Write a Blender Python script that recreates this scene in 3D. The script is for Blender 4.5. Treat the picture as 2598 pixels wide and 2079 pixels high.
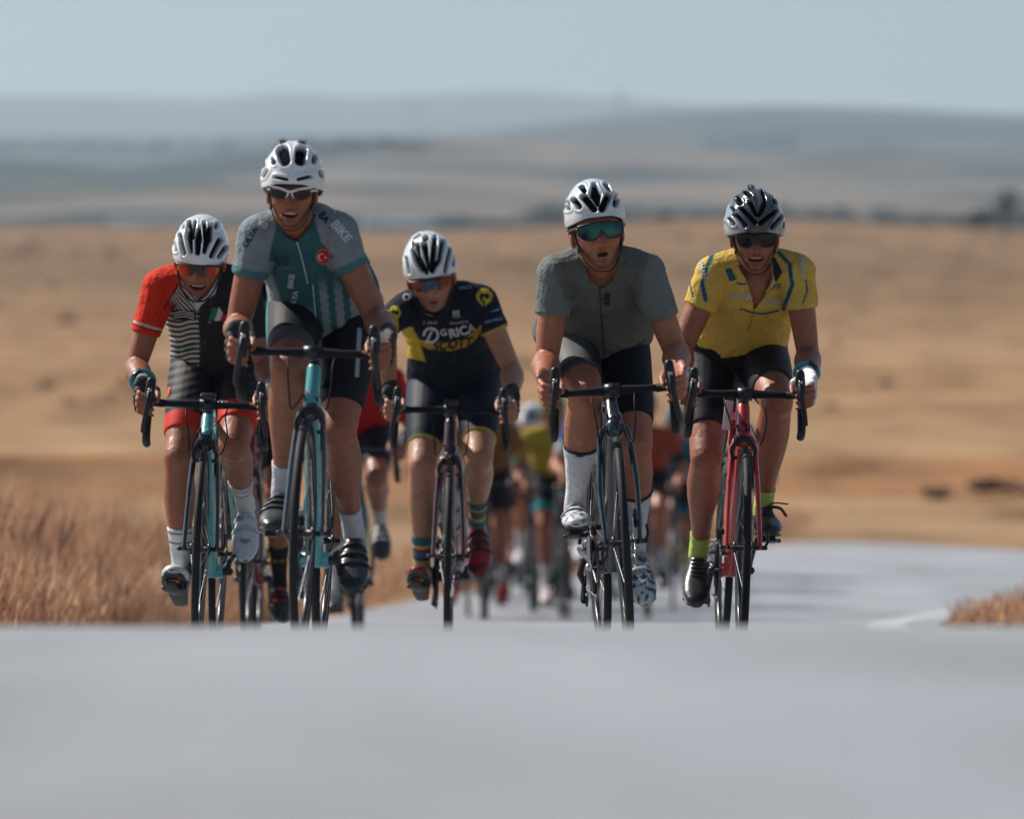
import bpy, bmesh, math, random
import numpy as np
from mathutils import Vector, Matrix, noise
from mathutils.bvhtree import BVHTree

for _o in list(bpy.data.objects):
    bpy.data.objects.remove(_o)
scene = bpy.context.scene
COL = scene.collection
rnd = random.Random(7)

# ------------------------------------------------------------ camera, sky, sun, exposure
cam_data = bpy.data.cameras.new('camera')
cam_data.sensor_width = 36.0
cam_data.lens = 200.0
cam_data.clip_start = 0.1
cam_data.clip_end = 40000.0
cam_data.dof.use_dof = True
cam_data.dof.focus_distance = 18.5
cam_data.dof.aperture_fstop = 3.25
cam = bpy.data.objects.new('camera', cam_data)
cam.location = (0, 0, 0)
cam.rotation_euler = (math.radians(90), 0, 0)
COL.objects.link(cam)
scene.camera = cam

SUN_EL, SUN_AZ = 45.0, -62.0          # azimuth from +Y towards +X, so the sun is behind the riders, to the left
world = bpy.data.worlds.new('World')
scene.world = world
world.use_nodes = True
nt = world.node_tree
sky = nt.nodes.new('ShaderNodeTexSky')
sky.sky_type = 'NISHITA'
sky.sun_disc = False
sky.sun_elevation = math.radians(SUN_EL)
sky.sun_rotation = math.radians(SUN_AZ)
sky.air_density = 1.0
sky.dust_density = 0.8
sky.ozone_density = 1.6
bg = nt.nodes['Background']
bg.inputs[1].default_value = 0.062
nt.links.new(sky.outputs[0], bg.inputs[0])

sun_data = bpy.data.lights.new('sun', 'SUN')
sun_data.energy = 5.0
sun_data.angle = math.radians(0.5)
sun_data.color = (1.0, 0.93, 0.84)
sun = bpy.data.objects.new('sun', sun_data)
_e, _a = math.radians(SUN_EL), math.radians(SUN_AZ)
SUN_DIR = Vector((math.sin(_a) * math.cos(_e), math.cos(_a) * math.cos(_e), math.sin(_e)))
sun.rotation_euler = SUN_DIR.to_track_quat('Z', 'Y').to_euler()
sun.location = SUN_DIR * 50
COL.objects.link(sun)

scene.view_settings.view_transform = 'Standard'
scene.view_settings.look = 'None'
scene.view_settings.exposure = 0.44
scene.view_settings.gamma = 1.0
scene.view_settings.use_curve_mapping = False
scene.render.engine = 'CYCLES'
scene.cycles.use_denoising = True
scene.cycles.max_bounces = 6
scene.cycles.volume_bounces = 0
scene.cycles.caustics_reflective = False
scene.cycles.caustics_refractive = False

# ------------------------------------------------------------ small helpers
F_PX = 2598 * 200.0 / 36.0            # focal length in pixels of the measured photograph


def px2x(px, d):
    return (px - 1299.0) / F_PX * d


def px2z(py, d):
    return -(py - 1039.5) / F_PX * d


def tag(o, label=None, cat=None, group=None, kind=None):
    if label: o['label'] = label
    if cat: o['category'] = cat
    if group: o['group'] = group
    if kind: o['kind'] = kind
    return o


def link(o, parent=None):
    COL.objects.link(o)
    if parent is not None:
        o.parent = parent
    return o


def empty(name, M=None):
    o = bpy.data.objects.new(name, None)
    o.empty_display_size = 0.2
    COL.objects.link(o)
    if M is not None:
        o.matrix_world = M
    return o


def mesh_from(name, verts, faces, mat=None, col=None, smooth=True):
    me = bpy.data.meshes.new(name)
    me.from_pydata([tuple(v) for v in verts], [], faces)
    if smooth:
        me.polygons.foreach_set('use_smooth', np.ones(len(me.polygons), bool))
    if mat is not None:
        me.materials.append(mat)
    if col is not None:
        set_col(me, col)
    me.update()
    return me


def set_col(me, col):
    a = me.color_attributes.get('col') or me.color_attributes.new('col', 'FLOAT_COLOR', 'POINT')
    c = np.ones((len(me.vertices), 4), np.float32)
    c[:, :3] = col
    a.data.foreach_set('color', c.ravel())


def srgb(r, g, b):
    f = lambda c: (c / 255 / 12.92) if c / 255 <= 0.04045 else ((c / 255 + 0.055) / 1.055) ** 2.4
    return (f(r), f(g), f(b))


class N:
    """short hand for building a node tree"""
    def __init__(self, name):
        self.m = bpy.data.materials.new(name)
        self.m.use_nodes = True
        self.t = self.m.node_tree
        self.b = self.t.nodes['Principled BSDF']

    def node(self, kind, **kw):
        n = self.t.nodes.new(kind)
        for k, v in kw.items():
            if k.startswith('i_'):
                n.inputs[k[2:].replace('_', ' ')].default_value = v
            elif k.startswith('n_'):
                n.inputs[int(k[2:])].default_value = v
            else:
                setattr(n, k, v)
        return n

    def link(self, a, b):
        self.t.links.new(a, b)

    def noise(self, scale, detail=4, rough=0.55, coord='Object', stretch=None):
        tc = self.node('ShaderNodeTexCoord')
        out = tc.outputs[coord]
        if stretch is not None:
            mp = self.node('ShaderNodeMapping')
            mp.inputs['Scale'].default_value = stretch
            self.link(out, mp.inputs[0])
            out = mp.outputs[0]
        n = self.node('ShaderNodeTexNoise')
        n.inputs['Scale'].default_value = scale
        n.inputs['Detail'].default_value = detail
        n.inputs['Roughness'].default_value = rough
        self.link(out, n.inputs['Vector'])
        return n.outputs['Fac']

    def ramp(self, fac, stops):
        r = self.node('ShaderNodeValToRGB')
        el = r.color_ramp.elements
        while len(el) < len(stops):
            el.new(0.5)
        for e, (p, c) in zip(el, stops):
            e.position = p
            e.color = (*c, 1) if len(c) == 3 else c
        self.link(fac, r.inputs[0])
        return r.outputs[0]

    def mix(self, fac, a, b, mode='MIX'):
        n = self.node('ShaderNodeMix', data_type='RGBA', blend_type=mode)
        for sock, v in ((n.inputs[0], fac), (n.inputs[6], a), (n.inputs[7], b)):
            if hasattr(v, 'is_output'):
                self.link(v, sock)
            elif isinstance(v, (int, float)):
                sock.default_value = v
            else:
                sock.default_value = (*v, 1)
        return n.outputs[2]

    def math(self, op, a, b=0.0, clamp=False):
        n = self.node('ShaderNodeMath', operation=op, use_clamp=clamp)
        for sock, v in ((n.inputs[0], a), (n.inputs[1], b)):
            if hasattr(v, 'is_output'):
                self.link(v, sock)
            else:
                sock.default_value = v
        return n.outputs[0]

    def bump(self, h, strength=0.3, dist=0.01):
        n = self.node('ShaderNodeBump')
        n.inputs['Strength'].default_value = strength
        n.inputs['Distance'].default_value = dist
        self.link(h, n.inputs['Height'])
        self.link(n.outputs[0], self.b.inputs['Normal'])

    def set(self, color=None, rough=None, metal=None, spec=None, coat=None):
        for key, v in (('Base Color', color), ('Roughness', rough), ('Metallic', metal), ('Specular IOR Level', spec), ('Coat Weight', coat)):
            if v is None:
                continue
            s = self.b.inputs[key]
            if hasattr(v, 'is_output'):
                self.link(v, s)
            elif key == 'Base Color':
                s.default_value = (*v, 1)
            else:
                s.default_value = v
        return self


def plain(name, color, rough=0.5, metal=0.0, spec=0.5, coat=0.0, var=0.15, scale=60):
    """a painted, rubber or metal surface with slight grime variation"""
    n = N(name)
    f = n.noise(scale, 3)
    lo = tuple(c * (1 - var) for c in color)
    hi = tuple(min(1, c * (1 + var)) for c in color)
    n.set(n.mix(f, lo, hi), None, metal, spec, coat)
    r = n.math('MULTIPLY_ADD', f, 0.25)
    n.t.nodes[-1].inputs[2].default_value = max(0.02, rough - 0.12)
    n.set(rough=r)
    return n.m


# ------------------------------------------------------------ the lie of the land
_DK = [(-30, .362), (0, .362), (6, .362), (8.5, .359), (10, .367), (11, .412), (12, .472), (14, .574), (16, .670), (18, .76), (21, .882), (25, 1.025),
       (28, 1.13), (35, 1.32), (41, 1.49), (46, 1.575), (50, 1.63), (60, 1.70), (75, 1.75), (85, 1.62), (100, 1.2), (125, .55), (150, 0),
       (200, -1.7), (250, -3.5), (320, -6.0), (400, -9.6), (500, -14.3), (600, -18.9), (680, -20), (760, -16), (900, -10), (1100, 0)]
_dx = np.arange(-30, 1100, 0.5)
_dv = np.interp(_dx, [k[0] for k in _DK], [k[1] for k in _DK])
for _w in (5, 5):
    _dv = np.convolve(np.pad(_dv, _w // 2, mode='edge'), np.ones(_w) / _w, 'valid')


def drop(y):
    return np.interp(y, _dx, _dv)


def gz(y):
    """height of the road and ground at depth y (the lens is at height 0)"""
    return -float(drop(y))


LEFT_E = [(-30, -2.7), (10, -2.6), (18, -2.1), (22, -1.9), (28, -1.7), (35, -1.45), (45, -1.0), (50, -0.4), (60, 1.2), (72, 3.0), (102, 7)]
RIGHT_E = [(-30, 2.3), (10, 2.2), (18, 2.1), (28, 2.1), (34, 2.35), (45, 3.4), (53, 4.3), (61, 5.5), (70, 7.6), (78, 11.0), (84, 16), (90, 26), (102, 34)]


def edge(tab, y):
    return float(np.interp(y, [t[0] for t in tab], [t[1] for t in tab]))


def smooth_line(pts, k=8):
    P = [Vector((p[0], p[1])) for p in pts]
    P = [P[0] * 2 - P[1]] + P + [P[-1] * 2 - P[-2]]
    out = []
    for s in range(len(P) - 3):
        a, b, c, d = P[s:s + 4]
        for i in range(k):
            t = i / k
            q = 0.5 * ((2 * b) + (c - a) * t + (2 * a - 5 * b + 4 * c - d) * t * t + (3 * b - a - 3 * c + d) * t ** 3)
            out.append((q.x, q.y))
    out.append(tuple(P[-2]))
    return out


# the road comes round a right hand bend and climbs over the crest to the camera: far/left edge and near/right edge, (x, y)
ROAD_L = smooth_line([(-2.7, -28), (-2.65, 0), (-2.6, 10), (-2.1, 18), (-1.9, 22), (-1.7, 28), (-1.45, 35), (-1.0, 45), (-.4, 50.5), (1.2, 61), (3.0, 72.5), (4.6, 74.5), (5.9, 71), (8, 65.5), (14, 60), (26, 54), (60, 44)])
ROAD_R = smooth_line([(2.3, -28), (2.25, 0), (2.2, 10), (2.1, 18), (2.1, 22), (2.15, 26), (2.3, 30), (2.6, 34.5), (3.1, 39), (3.7, 43), (4.6, 46.5), (5.7, 48.5), (7.2, 49.5), (9.5, 49.5), (14, 48), (26, 43), (60, 34)])


def road_dist(X, Y):
    """distance outside the road, 0 on it"""
    poly = ROAD_L + ROAD_R[::-1]
    ins = np.zeros(X.shape, bool)
    best = np.full(X.shape, 1e9)
    n = len(poly)
    for i in range(n):
        (x1, y1), (x2, y2) = poly[i - 1], poly[i]
        c = ((y1 > Y) != (y2 > Y)) & (X < (x2 - x1) * (Y - y1) / (y2 - y1 + 1e-12) + x1)
        ins ^= c
        dx, dy = x2 - x1, y2 - y1
        t = np.clip(((X - x1) * dx + (Y - y1) * dy) / (dx * dx + dy * dy + 1e-12), 0, 1)
        best = np.minimum(best, np.hypot(X - x1 - t * dx, Y - y1 - t * dy))
    return np.where(ins, 0.0, best)


def ground_rows():
    r = list(np.arange(-28, 30, 0.5)) + list(np.arange(30, 110, 1.0))
    y = 110.0
    while y < 1000:
        r.append(y)
        y += max(1.5, y * 0.012)
    return r


def build_ground():
    rows = ground_rows()
    V, Fc = [], []
    nx = 96
    for y in rows:
        half = 14 + max(y, 0) * 0.42
        tt = np.linspace(-1, 1, nx + 1)
        xs = half * np.abs(tt) ** 1.6 * np.sign(tt)
        de = road_dist(xs, np.full(nx + 1, float(y))) if y < 90 else np.full(nx + 1, 9.0)
        for i in range(nx + 1):
            x = float(xs[i])
            z = gz(y)
            off = 0.0
            d_edge = de[i]
            if d_edge > 0.4:
                k = min(1, (d_edge - 0.4) / 4)
                amp = 0.10 if y < 80 else min(2.4, 0.10 + (y - 80) * 0.006)
                off = k * amp * noise.noise(Vector((x * .12 if y < 80 else x * .02, y * .12 if y < 80 else y * .012, 3.1)))
                if y < 75:
                    off -= 0.05 * k
            V.append((x, y, z + off - 0.012))
    for j in range(len(rows) - 1):
        for i in range(nx):
            a = j * (nx + 1) + i
            Fc.append((a, a + 1, a + nx + 2, a + nx + 1))
    n = N('dry field')
    big = n.noise(0.05, 3, 0.5, stretch=(0.35, 1.6, 1))
    mid = n.noise(0.35, 6, 0.65, stretch=(0.6, 1.3, 1))
    fine = n.noise(9, 6, 0.7)
    c1 = n.ramp(big, [(0.30, srgb(154, 122, 92)), (0.46, srgb(174, 146, 115)), (0.60, srgb(182, 155, 125)), (0.74, srgb(152, 120, 92))])
    c2 = n.ramp(mid, [(0.30, (0.46, 0.41, 0.37)), (0.44, (0.80, 0.77, 0.74)), (0.56, (1, 1, 1)), (0.72, (1.14, 1.13, 1.1))])
    c = n.mix(0.9, c1, c2, 'MULTIPLY')
    # fields lie one behind the other: stubble, a rusty strip, pale straw, fallow on the rise
    geo = n.node('ShaderNodeNewGeometry')
    sep = n.node('ShaderNodeSeparateXYZ')
    n.link(geo.outputs['Position'], sep.inputs[0])
    wob = n.math('MULTIPLY', n.math('SUBTRACT', big, 0.5), 90.0)
    yy = n.math('DIVIDE', n.math('ADD', sep.outputs['Y'], wob), 700.0)
    band = n.ramp(yy, [(0.0, (.86, .86, .84)), (.125, (.86, .84, .80)), (.145, (.76, .56, .42)), (.175, (.84, .80, .74)), (.24, (.74, .66, .58)), (.30, (.86, .82, .77)), (.38, (.80, .74, .68)), (.46, (.64, .58, .53)), (.56, (.46, .43, .40)), (.66, (.50, .47, .44)), (.80, (.60, .54, .49)), (.9, (.74, .62, .52))])
    c = n.mix(1.0, c, band, 'MULTIPLY')
    clump = n.noise(1.0, 5, 0.62, stretch=(0.42, 0.07, 1))
    c = n.mix(0.85, c, n.ramp(clump, [(0.34, (0.50, 0.45, 0.40)), (0.45, (0.88, 0.86, 0.83)), (0.58, (1.10, 1.09, 1.06)), (0.70, (1.32, 1.28, 1.20))]), 'MULTIPLY')
    c3 = n.ramp(fine, [(0.3, (0.78, 0.76, 0.74)), (0.7, (1.1, 1.1, 1.1))])
    n.set(n.mix(1.0, c, c3, 'MULTIPLY'), 0.95, spec=0.1)
    n.bump(n.noise(14, 5, 0.7), 0.6, 0.08)
    o = link(bpy.data.objects.new('field', mesh_from('field', V, Fc, n.m)))
    tag(o, kind='structure')


def strip(name, la, lb, dz, mat, nx=8):
    """a sheet between two lines of (x, y) points"""
    V, Fc = [], []
    rows = list(zip(la, lb))
    for a, b in rows:
        for i in range(nx + 1):
            t = i / nx
            y = a[1] + (b[1] - a[1]) * t
            V.append((a[0] + (b[0] - a[0]) * t, y, gz(y) + dz))
    for j in range(len(rows) - 1):
        for i in range(nx):
            k = j * (nx + 1) + i
            Fc.append((k, k + 1, k + nx + 2, k + nx + 1))
    o = link(bpy.data.objects.new(name, mesh_from(name, V, Fc, mat)))
    return tag(o, kind='structure')


build_ground()


def dense(line, n=420):
    s = np.concatenate([[0], np.cumsum([math.hypot(b[0] - a[0], b[1] - a[1]) for a, b in zip(line, line[1:])])])
    q = np.linspace(0, len(line) - 1, n)
    return list(zip(np.interp(q, range(len(line)), [p[0] for p in line]), np.interp(q, range(len(line)), [p[1] for p in line])))


def inset(line, d):
    out = []
    for i, p in enumerate(line):
        a, b = line[max(0, i - 1)], line[min(len(line) - 1, i + 1)]
        l = math.hypot(b[0] - a[0], b[1] - a[1]) + 1e-9
        out.append((p[0] - (b[1] - a[1]) / l * d, p[1] + (b[0] - a[0]) / l * d))
    return out


_L, _R = dense(ROAD_L), dense(ROAD_R)
n = N('pale asphalt')
_g1 = n.noise(0.5, 4, 0.6, stretch=(1.6, 0.45, 1))
_g2 = n.noise(160, 3, 0.7)
_c = n.ramp(_g1, [(0.32, srgb(128, 130, 132)), (0.5, srgb(146, 149, 154)), (0.66, srgb(157, 160, 165))])
_c2 = n.ramp(_g2, [(0.3, (0.72, 0.72, 0.72)), (0.7, (1.15, 1.15, 1.15))])
n.set(n.mix(0.8, _c, _c2, 'MULTIPLY'), 0.62, spec=0.5)
n.bump(n.noise(240, 3, 0.7), 0.5, 0.006)
strip('road', _L, _R, 0.0, n.m, 24)
n = N('worn white line paint')
_f = n.noise(30, 5, 0.7)
n.set(n.ramp(_f, [(0.36, srgb(158, 161, 164)), (0.60, srgb(184, 187, 190))]), 0.6)
strip('road_edge_line', inset(_R, .42), inset(_R, .20), 0.004, n.m, 2)


# ------------------------------------------------------------ the hills
def smooth01(a, b, x):
    t = np.clip((x - a) / (b - a), 0, 1)
    return t * t * (3 - 2 * t)


def hill_sheet(name, y0, y1, crest, ny, nx, seed, amp, mat, wid=0.30, shape=1.0):
    """a hillside rising from y0 to a crest at y1 and falling beyond it; crest(x / y1) gives the crest as a slope seen from the road"""
    ys = np.concatenate([np.linspace(y0, y1, ny), np.linspace(y1, y1 * 1.25, ny // 4)[1:]])
    V, Fc = [], []
    zb = -6.0
    for y in ys:
        half = wid * y1 + 60
        for i in range(nx + 1):
            x = -half + 2 * half * i / nx
            u = x / y1
            top = crest(u) * y1
            t = (y - y0) / (y1 - y0)
            if t <= 1:
                z = zb + (top - zb) * (t ** shape)
                damp = 4 * t * (1 - t) + 0.15
            else:
                z = top - (t - 1) * (top - zb) * 1.4
                damp = 0.15
            z += amp * damp * noise.fractal(Vector((x / y1 * 9 + seed, y / y1 * 7, seed)), 0.9, 2.1, 5)
            V.append((x, y, z))
    for j in range(len(ys) - 1):
        for i in range(nx):
            k = j * (nx + 1) + i
            Fc.append((k, k + 1, k + nx + 2, k + nx + 1))
    o = link(bpy.data.objects.new(name, mesh_from(name, V, Fc, mat)))
    return tag(o, kind='structure')


def hill_mat(name, s, stops, patch):
    n = N(name)
    a = n.noise(s, 5, 0.6, stretch=(0.30, 0.8, 1.6))
    b = n.noise(s * 3.1, 6, 0.62, stretch=(0.28, 0.8, 1.8))
    c = n.ramp(a, stops)
    k = n.ramp(b, [(0.53, (0, 0, 0)), (0.62, (1, 1, 1))])
    kk = n.math('MULTIPLY', k, 0.75)
    n.set(n.mix(kk, c, patch), 0.95, spec=0.1)
    return n.m


def curve(tab):
    xs = np.array([(t[0] - 1299.0) / F_PX for t in tab])
    zs = np.array([-(t[1] - 1039.5) / F_PX for t in tab])
    return lambda u: float(np.interp(u, xs, zs))


M_near = hill_mat('dry hillside', 0.011, [(0.36, srgb(28, 40, 44)), (0.45, srgb(76, 77, 75)), (0.53, srgb(122, 109, 98)), (0.62, srgb(42, 50, 52))], srgb(34, 46, 42))
M_mid = hill_mat('scrub hillside', 0.006, [(0.38, srgb(34, 42, 44)), (0.5, srgb(80, 78, 74)), (0.6, srgb(46, 52, 52))], srgb(26, 36, 36))
M_far = hill_mat('far mountain', 0.003, [(0.3, srgb(36, 46, 50)), (0.6, srgb(60, 64, 64))], srgb(24, 34, 38))
hill_sheet('hills', 780, 1500, curve([(-2500, 470), (-600, 470), (0, 468), (500, 462), (1000, 470), (1500, 478), (2100, 490), (2598, 486), (5000, 480)]), 60, 150, 2.3, 5, M_near, shape=1.15)
hill_sheet('hills', 1500, 2300, curve([(-2500, 392), (-400, 385), (0, 400), (300, 428), (600, 392), (800, 365), (1000, 350), (1400, 358), (1900, 385), (2598, 392), (5000, 380)]), 60, 150, 5.7, 9, M_near, shape=1.05)
hill_sheet('hills', 2300, 3900, curve([(-2500, 372), (0, 362), (500, 352), (900, 348), (1150, 342), (1400, 315), (1650, 285), (1900, 268), (2150, 272), (2400, 282), (2598, 292), (3200, 300), (5000, 310)]), 60, 150, 8.1, 20, M_mid, shape=1.0)
hill_sheet('hills', 4200, 8000, curve([(-2500, 250), (-400, 238), (0, 232), (250, 236), (500, 244), (640, 236), (690, 226), (760, 230), (900, 242), (1150, 236), (1300, 232), (1450, 242), (1650, 256), (1900, 270), (2598, 282), (5000, 260)]), 50, 200, 4.4, 36, M_far, shape=1.0)

# ------------------------------------------------------------ air
def build_haze():
    x, y0, y1, z0, z1 = 4200.0, -60.0, 10400.0, -10.0, 520.0
    V = [(-x, y0, z0), (x, y0, z0), (x, y1, z0), (-x, y1, z0), (-x, y0, z1), (x, y0, z1), (x, y1, z1), (-x, y1, z1)]
    Fc = [(0, 3, 2, 1), (4, 5, 6, 7), (0, 1, 5, 4), (1, 2, 6, 5), (2, 3, 7, 6), (3, 0, 4, 7)]
    m = bpy.data.materials.new('air')
    m.use_nodes = True
    t = m.node_tree
    t.nodes.remove(t.nodes['Principled BSDF'])
    v = t.nodes.new('ShaderNodeVolumePrincipled')
    v.inputs['Color'].default_value = (0.69, 0.86, 1.0, 1)
    v.inputs['Density'].default_value = 0.00016
    v.inputs['Anisotropy'].default_value = 0.25
    t.links.new(v.outputs[0], t.nodes['Material Output'].inputs['Volume'])
    o = link(bpy.data.objects.new('haze', mesh_from('haze', V, Fc, m, smooth=False)))
    tag(o, kind='stuff')


build_haze()

# ------------------------------------------------------------ mesh helpers
def V3(*a):
    return Vector(a)


class MB:
    """collects tubes, boxes and grids into one mesh"""
    def __init__(self):
        self.v, self.f, self.c = [], [], []

    def add(self, vs, fs, col=None):
        b = len(self.v)
        self.v.extend(tuple(p) for p in vs)
        self.f.extend(tuple(i + b for i in f) for f in fs)
        self.c.extend([col or (1, 1, 1)] * len(vs))
        return self

    def build(self, name, mat, parent=None, smooth=True, usecol=False, auto=None):
        me = mesh_from(name, self.v, self.f, mat, self.c if usecol else None, smooth)
        o = link(bpy.data.objects.new(name, me), parent)
        if auto:
            me.set_sharp_from_angle(angle=math.radians(auto))
        return o

    def tube(self, pts, r, n=10, side=None, cap='round', closed=False, col=None, power=1.0):
        """r: one radius, or a list of radii or (side, depth) pairs"""
        pts = [Vector(p) for p in pts]
        m = len(pts)
        rr = []
        for i in range(m):
            q = r[i] if isinstance(r, (list, tuple)) and not (len(r) == 2 and m != 2 and isinstance(r[0], float)) else r
            rr.append(q if isinstance(q, (list, tuple)) else (q, q))
        tang = []
        for i in range(m):
            if closed:
                t = pts[(i + 1) % m] - pts[(i - 1) % m]
            elif i == 0:
                t = pts[1] - pts[0]
            elif i == m - 1:
                t = pts[-1] - pts[-2]
            else:
                t = (pts[i + 1] - pts[i]).normalized() + (pts[i] - pts[i - 1]).normalized()
            tang.append(t.normalized())
        s = Vector(side) if side is not None else None
        if s is None:
            s = Vector((1, 0, 0)) if abs(tang[0].x) < 0.8 else Vector((0, 0, 1))
            fixed = False
        else:
            fixed = True
        vs, fs, rings = [], [], []

        def ring(c, A, B, a, b):
            base = len(vs)
            for k in range(n):
                w = 2 * math.pi * k / n
                cw, sw = math.cos(w), math.sin(w)
                if power != 1.0:
                    cw = math.copysign(abs(cw) ** power, cw)
                    sw = math.copysign(abs(sw) ** power, sw)
                vs.append(c + A * (a * cw) + B * (b * sw))
            return base
        prevA = None
        ax = []
        for i in range(m):
            ref = s if (fixed or prevA is None) else prevA
            A = (ref - tang[i] * ref.dot(tang[i]))
            if A.length < 1e-5:
                A = tang[i].orthogonal()
            A.normalize()
            prevA = A
            ax.append((A, tang[i].cross(A)))
        if not closed and cap == 'round':
            for ph in (75, 50, 25):
                k = math.cos(math.radians(ph))
                q = math.sin(math.radians(ph))
                rings.append(ring(pts[0] - tang[0] * (min(rr[0]) * q), *ax[0], rr[0][0] * k, rr[0][1] * k))
        for i in range(m):
            rings.append(ring(pts[i], *ax[i], *rr[i]))
        if not closed and cap == 'round':
            for ph in (25, 50, 75):
                k = math.cos(math.radians(ph))
                q = math.sin(math.radians(ph))
                rings.append(ring(pts[-1] + tang[-1] * (min(rr[-1]) * q), *ax[-1], rr[-1][0] * k, rr[-1][1] * k))
        nr = len(rings)
        for i in range(nr if closed else nr - 1):
            a, b = rings[i], rings[(i + 1) % nr]
            for k in range(n):
                k2 = (k + 1) % n
                fs.append((a + k, a + k2, b + k2, b + k))
        if not closed and cap:
            fs.append(tuple(rings[0] + k for k in range(n - 1, -1, -1)))
            fs.append(tuple(rings[-1] + k for k in range(n)))
        return self.add(vs, fs, col)

    def ball(self, c, r, n=14, m=9, rot=None, col=None):
        r = r if isinstance(r, (list, tuple)) else (r, r, r)
        vs, fs = [], []
        c = Vector(c)
        for j in range(1, m):
            el = math.pi * j / m - math.pi / 2
            for i in range(n):
                az = 2 * math.pi * i / n
                p = Vector((r[0] * math.cos(el) * math.cos(az), r[1] * math.cos(el) * math.sin(az), r[2] * math.sin(el)))
                vs.append(c + (rot @ p if rot else p))
        top, bot = len(vs), len(vs) + 1
        p = Vector((0, 0, r[2]))
        vs.append(c + (rot @ p if rot else p))
        vs.append(c - (rot @ p if rot else p))
        for j in range(m - 2):
            for i in range(n):
                a, b = j * n + i, j * n + (i + 1) % n
                fs.append((a, b, b + n, a + n))
        for i in range(n):
            fs.append(((m - 2) * n + i, (m - 2) * n + (i + 1) % n, top))
            fs.append(((i + 1) % n, i, bot))
        return self.add(vs, fs, col)

    def box(self, c, s, rot=None, bev=0.18, col=None):
        """box with chamfered edges: three stacked eight-corner rings"""
        c = Vector(c)
        hx, hy, hz = s[0] / 2, s[1] / 2, s[2] / 2
        b = min(hx, hy, hz) * bev * 2
        vs, fs = [], []

        def ring(z, k):
            x, y = hx - k, hy - k
            base = len(vs)
            for px, py in ((x, y - b), (x - b, y), (-x + b, y), (-x, y - b), (-x, -y + b), (-x + b, -y), (x - b, -y), (x, -y + b)):
                p = Vector((px, py, z))
                vs.append(c + (rot @ p if rot else p))
            return base
        rs = [ring(-hz, b * .8), ring(-hz + b, 0), ring(hz - b, 0), ring(hz, b * .8)]
        for i in range(3):
            for k in range(8):
                k2 = (k + 1) % 8
                fs.append((rs[i] + k, rs[i] + k2, rs[i + 1] + k2, rs[i + 1] + k))
        fs.append(tuple(rs[0] + k for k in range(7, -1, -1)))
        fs.append(tuple(rs[3] + k for k in range(8)))
        return self.add(vs, fs, col)

    def torus(self, c, R, r, n=64, m=10, axis='x', col=None, oval=None):
        vs, fs = [], []
        c = Vector(c)
        ra, rb = oval or (r, r)            # radial, axial
        for i in range(n):
            w = 2 * math.pi * i / n
            for k in range(m):
                q = 2 * math.pi * k / m
                rad = R + ra * math.cos(q)
                h = rb * math.sin(q)
                vs.append(c + Vector((h, rad * math.cos(w), rad * math.sin(w))))
        for i in range(n):
            for k in range(m):
                a, b = i * m + k, i * m + (k + 1) % m
                a2, b2 = ((i + 1) % n) * m + k, ((i + 1) % n) * m + (k + 1) % m
                fs.append((a, b, b2, a2))
        return self.add(vs, fs, col)


def bez(pts, n=24):
    """smooth Catmull-Rom curve through points"""
    P = [Vector(p) for p in pts]
    P = [P[0] * 2 - P[1]] + P + [P[-1] * 2 - P[-2]]
    out = []
    seg = len(P) - 3
    for s in range(seg):
        k = max(2, n // seg)
        for i in range(k):
            t = i / k
            a, b, c, d = P[s:s + 4]
            out.append(0.5 * ((2 * b) + (c - a) * t + (2 * a - 5 * b + 4 * c - d) * t * t + (3 * b - a - 3 * c + d) * t ** 3))
    out.append(P[-2].copy())
    return out


_tmp_n = [0]


def remesh(mb, voxel, smooth_it=6, factor=0.5):
    """one continuous skin round everything collected"""
    me = mesh_from('tmp', mb.v, mb.f)
    o = bpy.data.objects.new('tmp', me)
    COL.objects.link(o)
    r = o.modifiers.new('r', 'REMESH')
    r.mode = 'VOXEL'
    r.voxel_size = voxel
    r.use_smooth_shade = True
    if smooth_it:
        s = o.modifiers.new('s', 'SMOOTH')
        s.factor = factor
        s.iterations = smooth_it
    dg = bpy.context.evaluated_depsgraph_get()
    out = bpy.data.meshes.new_from_object(o.evaluated_get(dg))
    bpy.data.objects.remove(o)
    bpy.data.meshes.remove(me)
    return out


def co_of(me):
    a = np.empty(len(me.vertices) * 3, np.float32)
    me.vertices.foreach_get('co', a)
    return a.reshape(-1, 3)


def no_of(me):
    a = np.empty(len(me.vertices) * 3, np.float32)
    me.vertices.foreach_get('normal', a)
    return a.reshape(-1, 3)


def put_co(me, a):
    me.vertices.foreach_set('co', np.ascontiguousarray(a, np.float32).ravel())
    me.update()


def seg_dist(P, a, b):
    a, b = np.array(a), np.array(b)
    d = b - a
    t = np.clip(((P - a) @ d) / (d @ d), 0, 1)
    q = a + t[:, None] * d
    return np.linalg.norm(P - q, axis=1), t


def sstep(a, b, x):
    t = np.clip((x - a) / (b - a + 1e-12), 0, 1)
    return t * t * (3 - 2 * t)


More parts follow.
